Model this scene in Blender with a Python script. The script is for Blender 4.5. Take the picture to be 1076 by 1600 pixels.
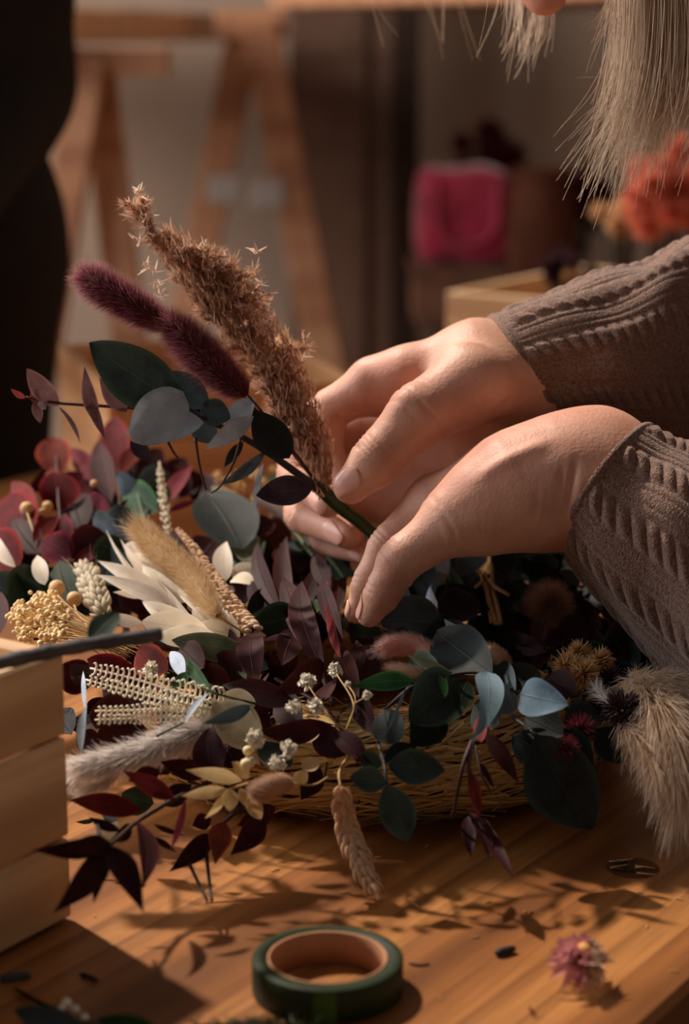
import bpy, math, random
import numpy as np
from mathutils import Vector, Matrix
for o in list(bpy.data.objects): bpy.data.objects.remove(o)
C = bpy.context.scene.collection
PI = math.pi
rng = np.random.default_rng(7)
random.seed(7)
# ---------------------------------------------------------------- camera, world, light, exposure
TZ = 0.75                                   # table top height
H = 0.36                                    # lens height above the table
PITCH = math.radians(13.1); FPX = 3200.0; CX, CY = 538.0, 800.0
cam_d = bpy.data.cameras.new('camera'); cam = bpy.data.objects.new('camera', cam_d); C.objects.link(cam)
cam.location = (0, 0, TZ + H); cam.rotation_euler = (PI/2 - PITCH, 0, 0)
cam_d.sensor_fit = 'VERTICAL'; cam_d.sensor_height = 36.0; cam_d.lens = FPX/1600*36.0
cam_d.clip_start = 0.02; cam_d.clip_end = 50
cam_d.dof.use_dof = True; cam_d.dof.focus_distance = 0.955; cam_d.dof.aperture_fstop = 6.0
bpy.context.scene.camera = cam
sc = bpy.context.scene
sc.view_settings.view_transform = 'Standard'; sc.view_settings.look = 'None'
sc.view_settings.gamma = 1; sc.view_settings.use_curve_mapping = False
sc.view_settings.exposure = 0.0
w = bpy.data.worlds.new('world'); sc.world = w; w.use_nodes = True
w.node_tree.nodes['Background'].inputs[0].default_value = (1.0, 0.86, 0.76, 1)
w.node_tree.nodes['Background'].inputs[1].default_value = 0.13
def aim(o, d): o.rotation_euler = Vector(d).to_track_quat('-Z', 'Y').to_euler()
sd = bpy.data.lights.new('sun', 'SUN'); so = bpy.data.objects.new('sun', sd); C.objects.link(so)
sd.energy = 4.7; sd.angle = math.radians(2.5); sd.color = (1.0, 0.86, 0.73)
so.location = (-2, 3, 4); aim(so, (.42, -.50, -.76))
ad = bpy.data.lights.new('window_light', 'AREA'); ao = bpy.data.objects.new('window_light', ad); C.objects.link(ao)
ad.shape = 'RECTANGLE'; ad.size = 1.2; ad.size_y = 1.2; ad.energy = 29; ad.color = (0.95, 0.96, 1.0)
ao.location = (-2.1, 1.1, 1.75); aim(ao, Vector((0.05, 1.0, .85)) - Vector(ao.location))

bd_ = bpy.data.lights.new('background_fill_light', 'AREA'); bo = bpy.data.objects.new('background_fill_light', bd_); C.objects.link(bo)  # fill lamp added to brighten the background; no window stands there
bd_.shape = 'RECTANGLE'; bd_.size = 1.4; bd_.size_y = 1.2; bd_.energy = 85; bd_.color = (1.0, 0.88, 0.78)
bo.location = (-2.7, 2.6, 1.9); aim(bo, Vector((0.3, 4.0, .9)) - Vector(bo.location))

# ---------------------------------------------------------------- geometry from the lens: a pixel and a distance Y give a place
cp, sp = math.cos(PITCH), math.sin(PITCH)
def P(px, py, Y):
    r = (px-CX)/FPX; s = (CY-py)/FPX
    d = np.array([r, cp + s*sp, -sp + s*cp])
    return np.array([0, 0, TZ+H]) + d*(Y/d[1])
def PZ(px, py, z):                          # on the plane z above the table
    r = (px-CX)/FPX; s = (CY-py)/FPX
    d = np.array([r, cp + s*sp, -sp + s*cp])
    return np.array([0, 0, TZ+H]) + d*((z-H)/d[2])
def pxm(Y, py=900): return FPX/(Y*cp + (H-0.1)*sp)      # pixels per metre about there
_ys = [0, 500, 600, 700, 800, 900, 1000, 1100, 1200, 1300, 1400, 1600]
_Y = [1.25, 1.22, 1.2, 1.16, 1.095, 1.04, .975, .905, .878, .865, .80, .7]
def Yd(py): return float(np.interp(py, _ys, _Y))
def nrm(v): v = np.asarray(v, float); return v/(np.linalg.norm(v)+1e-12)
def col(r, g, b):
    f = lambda c: (c/255/12.92 if c/255 <= .04045 else ((c/255+.055)/1.055)**2.4)
    return (f(r), f(g), f(b), 1)

# ---------------------------------------------------------------- objects
def ID(o, label=None, cat=None, group=None, kind=None):
    if label: o['label'] = label
    if cat: o['category'] = cat
    if group: o['group'] = group
    if kind: o['kind'] = kind
    return o
def empty(name, loc, label=None, cat=None, group=None, parent=None):
    o = bpy.data.objects.new(name, None); C.objects.link(o); o.empty_display_size = .01
    o['wl'] = [float(a) for a in loc]
    if parent is not None:
        o.parent = parent; o.location = np.asarray(loc) - np.array(parent['wl'])
    else: o.location = loc
    return ID(o, label, cat, group)
def link(name, me, mat=None, parent=None, smooth=True, loc=None):
    """verts in world space; parent offset removed"""
    o = bpy.data.objects.new(name, me); C.objects.link(o)
    if mat is not None: me.materials.append(mat)
    base = np.zeros(3)
    if parent is not None: base = np.array(parent['wl'])
    tgt = base if loc is None else np.asarray(loc, float)
    n = len(me.vertices); co = np.empty(n*3); me.vertices.foreach_get('co', co)
    co = co.reshape(-1, 3) - tgt; me.vertices.foreach_set('co', co.ravel())
    if parent is not None:
        o.parent = parent; o.location = tgt - base
    else: o.location = tgt
    o['wl'] = [float(a) for a in tgt]
    if smooth: me.polygons.foreach_set('use_smooth', [True]*len(me.polygons))
    me.update()
    return o
def mesh(name, V, F, UV=None):
    """F: (n,k) array of one polygon size or list"""
    me = bpy.data.meshes.new(name)
    V = np.asarray(V, float)
    if isinstance(F, np.ndarray):
        n, k = F.shape
        me.vertices.add(len(V)); me.vertices.foreach_set('co', V.ravel())
        me.loops.add(n*k); me.loops.foreach_set('vertex_index', F.ravel().astype(np.int32))
        me.polygons.add(n); me.polygons.foreach_set('loop_start', np.arange(0, n*k, k, dtype=np.int32))
        me.update(calc_edges=True)
        Fl = F.ravel()
    else:
        me.from_pydata(V.tolist(), [], F); Fl = np.array([i for f in F for i in f])
        me.update()
    if UV is not None:
        l = me.uv_layers.new(name='UVMap'); l.data.foreach_set('uv', np.asarray(UV, float)[Fl].ravel())
    return me
class MB:
    """collects pieces into one mesh"""
    def __init__(s): s.V = []; s.F = []; s.U = []; s.n = 0
    def add(s, V, F, U=None):
        V = np.asarray(V, float); s.V.append(V)
        s.F += [tuple(int(i)+s.n for i in f) for f in F]
        s.U.append(np.zeros((len(V), 2)) if U is None else np.asarray(U, float)); s.n += len(V); return s
    def box(s, c, sz, ax=None, bev=0):
        c = np.asarray(c, float); hx, hy, hz = np.asarray(sz, float)/2
        ax = np.eye(3) if ax is None else np.asarray(ax)
        b = bev
        if b:
            pts = []
            for sx in (-1, 1):
                for sy in (-1, 1):
                    for sz_ in (-1, 1):
                        pts += [(sx*(hx-b), sy*(hy-b), sz_*hz), (sx*(hx-b), sy*hy, sz_*(hz-b)), (sx*hx, sy*(hy-b), sz_*(hz-b))]
            pts = np.array(pts)
            F = []
            def idx(a, b_, c_, k): return ((a*2+b_)*2+c_)*3+k
            for c_ in (0, 1): F.append([idx(0,0,c_,0), idx(1,0,c_,0), idx(1,1,c_,0), idx(0,1,c_,0)][::(1 if c_ else -1)])
            for b_ in (0, 1): F.append([idx(0,b_,0,1), idx(1,b_,0,1), idx(1,b_,1,1), idx(0,b_,1,1)][::(-1 if b_ else 1)])
            for a in (0, 1): F.append([idx(a,0,0,2), idx(a,1,0,2), idx(a,1,1,2), idx(a,0,1,2)][::(1 if a else -1)])
            for a in (0, 1):
                for b_ in (0, 1): F.append([idx(a,b_,0,1), idx(a,b_,0,2), idx(a,b_,1,2), idx(a,b_,1,1)])
            for a in (0, 1):
                for c_ in (0, 1): F.append([idx(a,0,c_,0), idx(a,0,c_,2), idx(a,1,c_,2), idx(a,1,c_,0)])
            for b_ in (0, 1):
                for c_ in (0, 1): F.append([idx(0,b_,c_,0), idx(0,b_,c_,1), idx(1,b_,c_,1), idx(1,b_,c_,0)])
            for a in (0, 1):
                for b_ in (0, 1):
                    for c_ in (0, 1): F.append([idx(a,b_,c_,k) for k in range(3)])
        else:
            pts = np.array([(x, y, z) for x in (-hx, hx) for y in (-hy, hy) for z in (-hz, hz)])
            F = [(0,1,3,2), (4,6,7,5), (0,4,5,1), (2,3,7,6), (0,2,6,4), (1,5,7,3)]
        s.add(pts@ax + c, F); return s
    def tube(s, pts, r, seg=6, cap=True):
        V, F, U = tube(pts, r, seg, cap); s.add(V, F, U); return s
    def mesh(s, name): return mesh(name, np.vstack(s.V), s.F, np.vstack(s.U))
    def obj(s, name, mat=None, parent=None, smooth=True, loc=None, recalc=False):
        me = s.mesh(name)
        if recalc:
            import bmesh
            bm = bmesh.new(); bm.from_mesh(me); bmesh.ops.recalc_face_normals(bm, faces=bm.faces); bm.to_mesh(me); bm.free()
        return link(name, me, mat, parent, smooth, loc)
def tube(pts, r, seg=6, cap=True):
    pts = np.asarray(pts, float); n = len(pts); r = np.broadcast_to(np.asarray(r, float), (n,))
    T = np.gradient(pts, axis=0); T /= (np.linalg.norm(T, axis=1)[:, None]+1e-12)
    ref = np.array([0, 0, 1.]) if abs(T[0][2]) < .9 else np.array([1., 0, 0])
    N = nrm(np.cross(T[0], ref)); V = []; U = []
    L = np.concatenate([[0], np.cumsum(np.linalg.norm(np.diff(pts, axis=0), axis=1))])
    for i in range(n):
        N = nrm(N - T[i]*np.dot(N, T[i])); B = np.cross(T[i], N)
        a = np.arange(seg)/seg*2*PI
        V.append(pts[i] + r[i]*(np.cos(a)[:, None]*N + np.sin(a)[:, None]*B)); U.append(np.stack([np.arange(seg)/seg, np.full(seg, L[i]/(L[-1]+1e-9))], 1))
    V = np.vstack(V); U = np.vstack(U)
    F = [(i*seg+j, i*seg+(j+1) % seg, (i+1)*seg+(j+1) % seg, (i+1)*seg+j) for i in range(n-1) for j in range(seg)]
    if cap: F += [tuple(range(seg))[::-1], tuple((n-1)*seg+j for j in range(seg))]
    return V, F, U
def lathe(prof, seg=48, c=(0, 0, 0), closed=False):
    prof = np.asarray(prof, float); n = len(prof); a = np.arange(seg)/seg*2*PI
    V = np.stack([np.outer(prof[:, 0], np.cos(a)), np.outer(prof[:, 0], np.sin(a)), np.repeat(prof[:, 1][:, None], seg, 1)], 2).reshape(-1, 3) + np.asarray(c)
    m = n if closed else n-1
    F = [(i*seg+j, i*seg+(j+1) % seg, ((i+1) % n)*seg+(j+1) % seg, ((i+1) % n)*seg+j) for i in range(m) for j in range(seg)]
    return V, F
def crv(ctrl, n=16):
    """Catmull-Rom through control points"""
    c = np.asarray(ctrl, float)
    if len(c) == 2: t = np.linspace(0, 1, n)[:, None]; return c[0]*(1-t)+c[1]*t
    c = np.vstack([2*c[0]-c[1], c, 2*c[-1]-c[-2]]); m = len(c)-3; out = []
    for t in np.linspace(0, m-1e-6, n):
        i = int(t); f = t-i; p0, p1, p2, p3 = c[i:i+4]
        out.append(.5*((2*p1)+(-p0+p2)*f+(2*p0-5*p1+4*p2-p3)*f*f+(-p0+3*p1-3*p2+p3)*f**3))
    return np.array(out)
def strands(roots, dirs, length, width, bend=None, segs=3, taper=.15, ref=None):
    """many narrow ribbons in one mesh: V, F, UV (v runs root to tip)"""
    roots = np.asarray(roots, float); n = len(roots); dirs = np.asarray(dirs, float)
    dirs = dirs/(np.linalg.norm(dirs, axis=1)[:, None]+1e-12)
    length = np.broadcast_to(length, (n,)); width = np.broadcast_to(width, (n,))
    bend = np.zeros((n, 3)) if bend is None else np.broadcast_to(bend, (n, 3))
    rv = rng.normal(size=(n, 3)) if ref is None else np.broadcast_to(ref, (n, 3))
    rid = rng.random(n); S = np.cross(dirs, rv); S /= (np.linalg.norm(S, axis=1)[:, None]+1e-12)
    t = np.linspace(0, 1, segs+1)
    ctr = roots[:, None]+dirs[:, None]*(length[:, None]*t)[..., None] + bend[:, None]*((length[:, None]*t**2)[..., None])
    wd = width[:, None]*(1-(1-taper)*t)*.5
    A = ctr - S[:, None]*wd[..., None]; B = ctr + S[:, None]*wd[..., None]
    V = np.stack([A, B], 2).reshape(-1, 3)
    U = np.stack([np.repeat(rid, 2*(segs+1)), np.repeat(np.tile(t, n), 2)], 1)
    base = (np.arange(n)*(segs+1)*2)[:, None]; k = (np.arange(segs)*2)[None]
    i = (base+k).ravel()
    F = np.stack([i, i+1, i+3, i+2], 1)
    return V, F, U
def join_arr(parts):
    V = []; F = []; U = []; n = 0
    for v, f, u in parts:
        V.append(v); F.append(np.asarray(f)+n); U.append(u); n += len(v)
    return np.vstack(V), np.vstack(F), np.vstack(U)

# ---------------------------------------------------------------- materials
class NT:
    def __init__(s, name):
        s.m = bpy.data.materials.new(name); s.m.use_nodes = True; s.t = s.m.node_tree; s.b = s.t.nodes['Principled BSDF']
    def n(s, ty, **kw):
        nd = s.t.nodes.new(ty)
        for k, v in kw.items():
            if k in nd.inputs.keys(): nd.inputs[k].default_value = v
            else: setattr(nd, k, v)
        return nd
    def l(s, a, b): s.t.links.new(a, b)
    def ramp(s, fac, stops, interp='LINEAR'):
        r = s.n('ShaderNodeValToRGB'); e = r.color_ramp; e.interpolation = interp
        while len(e.elements) < len(stops): e.elements.new(.5)
        for el, (p, c) in zip(e.elements, stops): el.position = p; el.color = c if len(c) == 4 else (*c, 1)
        s.l(fac, r.inputs[0]); return r.outputs[0]
    def mix(s, fac, a, b, mode='MIX'):
        m = s.n('ShaderNodeMix', data_type='RGBA', blend_type=mode)
        for v, i in ((fac, m.inputs[0]), (a, m.inputs[6]), (b, m.inputs[7])):
            if hasattr(v, 'links'): s.l(v, i)
            else: i.default_value = v
        return m.outputs[2]
    def math(s, op, a, b=0.0, c=None):
        m = s.n('ShaderNodeMath', operation=op)
        for v, i in ((a, m.inputs[0]), (b, m.inputs[1])) + (((c, m.inputs[2]),) if c is not None else ()):
            if hasattr(v, 'links'): s.l(v, i)
            else: i.default_value = v
        return m.outputs[0]
    def map(s, co='Object', scale=(1, 1, 1), rot=(0, 0, 0)):
        tc = s.n('ShaderNodeTexCoord'); mp = s.n('ShaderNodeMapping'); s.l(tc.outputs[co], mp.inputs[0])
        mp.inputs['Scale'].default_value = scale; mp.inputs['Rotation'].default_value = rot; return mp.outputs[0]
    def noise(s, vec, scale, detail=4, rough=.55, dist=0):
        nn = s.n('ShaderNodeTexNoise', Scale=scale, Detail=detail, Roughness=rough, Distortion=dist)
        if vec is not None: s.l(vec, nn.inputs['Vector'])
        return nn.outputs['Fac']
    def bump(s, h, strength=.3, dist=.001, prev=None):
        b = s.n('ShaderNodeBump', Strength=strength, Distance=dist); s.l(h, b.inputs['Height'])
        if prev is not None: s.l(prev, b.inputs['Normal'])
        return b.outputs[0]
    def out(s, color=None, rough=None, normal=None):
        if color is not None:
            if hasattr(color, 'links'): s.l(color, s.b.inputs['Base Color'])
            else: s.b.inputs['Base Color'].default_value = color
        if rough is not None:
            if hasattr(rough, 'links'): s.l(rough, s.b.inputs['Roughness'])
            else: s.b.inputs['Roughness'].default_value = rough
        if normal is not None: s.l(normal, s.b.inputs['Normal'])
        return s.m
def plain(name, c, rough=.6, var=.25, scale=30, bump=.2, bd=.0005, spec=.25):
    N = NT(name); v = N.map('Object'); f = N.noise(v, scale)
    c2 = tuple(x*(1-var) for x in c[:3])+(1,); c3 = tuple(min(1, x*(1+var)) for x in c[:3])+(1,)
    N.b.inputs['Specular IOR Level'].default_value = spec
    return N.out(N.ramp(f, [(.3, c2), (.7, c3)]), rough, N.bump(N.noise(v, scale*5), bump, bd))
def translucent(N, color, amt=.3):
    """mix a translucent lobe in: thin leaves let light through"""
    tr = N.n('ShaderNodeBsdfTranslucent'); ms = N.n('ShaderNodeMixShader'); ms.inputs[0].default_value = amt
    if hasattr(color, 'links'): N.l(color, tr.inputs[0])
    else: tr.inputs[0].default_value = color
    o = N.t.nodes['Material Output']
    N.l(N.b.outputs[0], ms.inputs[1]); N.l(tr.outputs[0], ms.inputs[2]); N.l(ms.outputs[0], o.inputs[0])
def leaf_mat(name, base, edge=None, vein=None, mott=None, rough=.5, tr=.12, bloom=None):
    """UV.x across -1..1 as 0..1, UV.y along"""
    N = NT(name); tc = N.n('ShaderNodeTexCoord'); sx = N.n('ShaderNodeSeparateXYZ'); N.l(tc.outputs['UV'], sx.inputs[0])
    edge = edge or base; vein = vein or tuple(min(1, x*1.8+.01) for x in base[:3])+(1,); mott = mott or tuple(x*.55 for x in base[:3])+(1,)
    u = N.math('ABSOLUTE', N.math('SUBTRACT', N.math('MULTIPLY', sx.outputs[0], 2.0), 1.0))
    obj = N.map('Object'); oi = N.n('ShaderNodeObjectInfo')
    f = N.noise(obj, 90, 4)
    c = N.mix(N.ramp(f, [(.38, (0, 0, 0, 1)), (.68, (1, 1, 1, 1))]), base, mott)
    c = N.mix(N.ramp(u, [(.72, (0, 0, 0, 1)), (1, (.9, .9, .9, 1))]), c, edge)
    # side veins: stripes slanting from the midrib
    st = N.math('SINE', N.math('MULTIPLY', N.math('SUBTRACT', sx.outputs[1], N.math('MULTIPLY', u, .16)), 62.0))
    sv = N.math('MULTIPLY', N.ramp(st, [(.86, (0, 0, 0, 1)), (1, (1, 1, 1, 1))]), .10)
    c = N.mix(sv, c, vein)
    mid = N.ramp(u, [(.0, (1, 1, 1, 1)), (.05, (0, 0, 0, 1))])
    c = N.mix(N.math('MULTIPLY', mid, .38), c, vein)
    if bloom:
        g = N.noise(obj, 35, 5, .6); c = N.mix(N.ramp(g, [(.35, (0, 0, 0, 1)), (.75, (.8, .8, .8, 1))]), c, bloom)
    hs = N.n('ShaderNodeHueSaturation'); N.l(c, hs.inputs['Color'])
    N.l(N.math('ADD', N.math('MULTIPLY', oi.outputs['Random'], .5), .75), hs.inputs['Value'])
    N.l(N.math('ADD', N.math('MULTIPLY', oi.outputs['Random'], .03), .485), hs.inputs['Hue'])
    c = hs.outputs[0]
    nb = N.bump(N.math('ADD', mid, N.math('MULTIPLY', sv, .8)), .5, .0006)
    nb = N.bump(N.noise(obj, 500, 3), .25, .0003, nb)
    N.b.inputs['Specular IOR Level'].default_value = .13
    N.out(c, rough+.2, nb)
    translucent(N, c, tr)
    return N.m
def fur_mat(name, root, tip, mid=None, tr=.3, rough=.6):
    N = NT(name); tc = N.n('ShaderNodeTexCoord'); sx = N.n('ShaderNodeSeparateXYZ'); N.l(tc.outputs['UV'], sx.inputs[0])
    st = [(0, root), (.5, mid or tuple((a+b)/2 for a, b in zip(root, tip))), (1, tip)]
    c = N.ramp(sx.outputs[1], st); c = N.mix(N.math('MULTIPLY', sx.outputs[0], .4), c, tuple(x*.5 for x in root[:3])+(1,)); v = N.noise(N.map('Object'), 60, 3)
    c = N.mix(N.math('MULTIPLY', v, .3), c, tuple(x*.6 for x in root[:3])+(1,))
    N.b.inputs['Specular IOR Level'].default_value = .25
    N.out(c, rough); translucent(N, c, min(.55, tr+.15)); return N.m
def wood_mat(name, c1, c2, c3, rough=.45, gscale=7, knots=True, stretch=.08, bump=.25, coat=0, lines=0):
    """grain runs along local x"""
    N = NT(name); v = N.map('Object', (stretch, 1, 1))
    warp = N.noise(v, 2.2, 3, .5)
    v2 = N.n('ShaderNodeVectorMath', operation='ADD'); N.l(v, v2.inputs[0])
    cx = N.n('ShaderNodeCombineXYZ'); N.l(N.math('MULTIPLY', warp, .22), cx.inputs[1]); N.l(N.math('MULTIPLY', warp, .16), cx.inputs[2]); N.l(cx.outputs[0], v2.inputs[1])
    wv = N.n('ShaderNodeTexWave', bands_direction='Y', wave_profile='SIN', Scale=gscale, Distortion=9.0, Detail=4.0); wv.inputs['Detail Scale'].default_value = 1.2
    N.l(v2.outputs[0], wv.inputs['Vector'])
    fine = N.noise(N.map('Object', (stretch*.7, 1, 1)), 220, 4, .6)
    big = N.noise(N.map('Object', (stretch*3, 1, 1)), 5, 3)
    c = N.ramp(wv.outputs['Fac'], [(0, c1), (.55, c2), (1, c3)])
    c = N.mix(N.ramp(fine, [(.42, (0, 0, 0, 1)), (.75, (.7, .7, .7, 1))]), c, c3)
    c = N.mix(N.math('MULTIPLY', big, .3), c, c2)
    if lines:
        w2 = N.n('ShaderNodeTexWave', bands_direction='Y', wave_profile='SAW', Scale=lines, Distortion=2.2, Detail=1.5); w2.inputs['Detail Scale'].default_value = .6
        N.l(v2.outputs[0], w2.inputs['Vector']); c = N.mix(N.ramp(w2.outputs['Fac'], [(.45, (0, 0, 0, 1)), (.93, (.6, .6, .6, 1)), (1, (0, 0, 0, 1))]), c, c3)
    if knots:
        vo = N.n('ShaderNodeTexVoronoi', Scale=3.1); N.l(N.map('Object', (.6, 1, 1)), vo.inputs['Vector'])
        k = N.ramp(vo.outputs['Distance'], [(.03, (1, 1, 1, 1)), (.075, (0, 0, 0, 1))])
        c = N.mix(N.math('MULTIPLY', k, .75), c, tuple(x*.3 for x in c3[:3])+(1,))
    if coat: N.b.inputs['Coat Weight'].default_value = coat; N.b.inputs['Coat Roughness'].default_value = .3
    r = N.math('ADD', N.math('MULTIPLY', big, .25), rough-.12)
    return N.out(c, r, N.bump(fine, bump, .0004))
# ---------------------------------------------------------------- setting
U2 = np.array([.552, .834, 0]); V2 = np.array([-.834, .552, 0]); UA = math.atan2(.834, .552)
def room():
    m = wood_mat('floor_wood', col(84, 58, 42), col(104, 72, 50), col(60, 40, 28), .6, 5, False)
    fl = MB(); k = 0
    # floor: boards of its own
    base = MB().box((0, 2.2, -.03), (6.4, 6.4, .05)).obj('floor', plain('floor_base', col(40, 30, 24)), None, False)
    ID(base, kind='structure')
    me = MB().box((0, 0, 0), (.135, 6.4, .014), bev=.002).mesh('floor_board'); me.materials.append(m)
    for i in range(46):
        o = bpy.data.objects.new('floor_board', me); C.objects.link(o); o.parent = base
        o.location = (-3.12+i*.1385, 2.2, -.007+.0005*random.random())
    wm = plain('wall_plaster', col(166, 146, 130), .9, .12, 3, .3, .002)
    ID(MB().box((0, 4.4, 1.4), (6.4, .1, 2.8)).obj('wall_back', wm, None, False), kind='structure')
    ID(MB().box((2.9, 2.2, 1.4), (.1, 4.5, 2.8)).obj('wall_right', wm, None, False), kind='structure')
    ID(MB().box((0, 4.335, .06), (6.2, .03, .12), bev=.004).obj('baseboard_back', plain('skirting', col(90, 70, 56)), None, False), kind='structure')
room()
M_TABLE = wood_mat('table_pine', col(184, 126, 70), col(158, 100, 50), col(108, 64, 30), .40, 3.2, True, .07, .2, .15, 17)
M_CRATE = wood_mat('crate_pine', col(230, 200, 160), col(220, 184, 140), col(188, 148, 106), .6, 6, True, .12, .2)
M_TRES = wood_mat('trestle_pine', col(206, 154, 116), col(194, 140, 102), col(164, 112, 80), .6, 6, False, .1)
AXU = np.stack([U2, V2, [0, 0, 1]])         # rows: local x, y, z in the world
def rotobj(o, loc, ang):
    o.location = loc; o.rotation_euler = (0, 0, ang); o['wl'] = [float(a) for a in loc]
def big_table():
    corner = PZ(1010, 1600, 0) - U2*.45      # near end of the right-hand edge
    L, Wd, T = 2.0, .86, .035
    t = empty('worktable', (corner[0], corner[1], 0), 'large orange-brown pine worktable under the wreath, scattered with plant bits', 'table')
    t.rotation_euler = (0, 0, UA)
    def part(name, c, sz, bev=.003, mat=M_TABLE):
        me = MB().box((0, 0, 0), sz, bev=bev).mesh(name); me.materials.append(mat)
        o = bpy.data.objects.new(name, me); C.objects.link(o); o.parent = t; o.location = c; return o
    part('tabletop', (L/2, Wd/2, TZ-T/2), (L, Wd, T))
    for x in (.09, L-.09):
        for y in (.09, Wd-.09): part('leg', (x, y, (TZ-T)/2), (.07, .07, TZ-T))
    for y in (.09, Wd-.09): part('apron', (L/2, y, TZ-T-.045), (L-.25, .025, .09))
    for x in (.09, L-.09): part('apron', (x, Wd/2, TZ-T-.045), (.025, Wd-.25, .09))
    return corner
TC = big_table()

def crate(name, corner, ang, lx, ly, hs, label, group=None, mat=None):
    M_CR = mat or M_CRATE
    """corner at local origin; extends +x by lx and +y by ly; boards stacked with gaps"""
    t = empty(name, corner, label, 'crate', group); t.rotation_euler = (0, 0, ang); th = .0085
    def part(nm, c, sz, bev=.0012, rz=0):
        me = MB().box((0, 0, 0), sz, bev=bev).mesh(nm); me.materials.append(M_CR)
        o = bpy.data.objects.new(nm, me); C.objects.link(o); o.parent = t; o.location = c; o.rotation_euler = (0, 0, rz); return o
    z = .001
    for h in hs:
        g = .0014
        part('side_board', (lx/2, th/2, z+h/2), (lx, th, h-g)); part('side_board', (lx/2, ly-th/2, z+h/2), (lx, th, h-g))
        part('end_board', (th/2, ly/2, z+h/2), (ly-2*th-.001, th, h-g), rz=PI/2); part('end_board', (lx-th/2, ly/2, z+h/2), (ly-2*th-.001, th, h-g), rz=PI/2)
        z += h
    part('bottom_board', (lx/2, ly/2, .005), (lx-2*th-.001, ly-2*th-.001, .007))
    for x in (th+.007, lx-th-.007):
        for y in (th+.007, ly-th-.007): part('corner_post', (x, y, z/2), (.012, .012, z-.012))
    return t
# near crate: right-hand far corner at pixel (114,1437), boards face right
c0 = PZ(114, 1437, 0)
near_crate = crate('wooden_crate', c0 - U2*.34, UA, .34, .24, [.036, .044, .037], 'pale pine crate cut off by the left edge, nearest on the table')
c1 = P(697, 455, 1.99)
far_crate = crate('wooden_crate', (c1[0], c1[1], TZ), UA-PI/2, .30, .28, [.036, .044, .037], 'blurred pale pine crate of dried flowers behind the far knitted sleeve')
def backcrate():
    c = P(566, 586, 1.46)
    return crate('wooden_crate', (c[0], c[1], TZ), math.radians(106), .24, .185, [.036, .044, .037], 'small open crate just behind the far hand and held bouquet, mostly hidden', None, wood_mat('crate_warm', col(236, 186, 136), col(226, 170, 118), col(196, 138, 90), .6, 6, True, .12, .2))
back_crate = backcrate()

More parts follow.
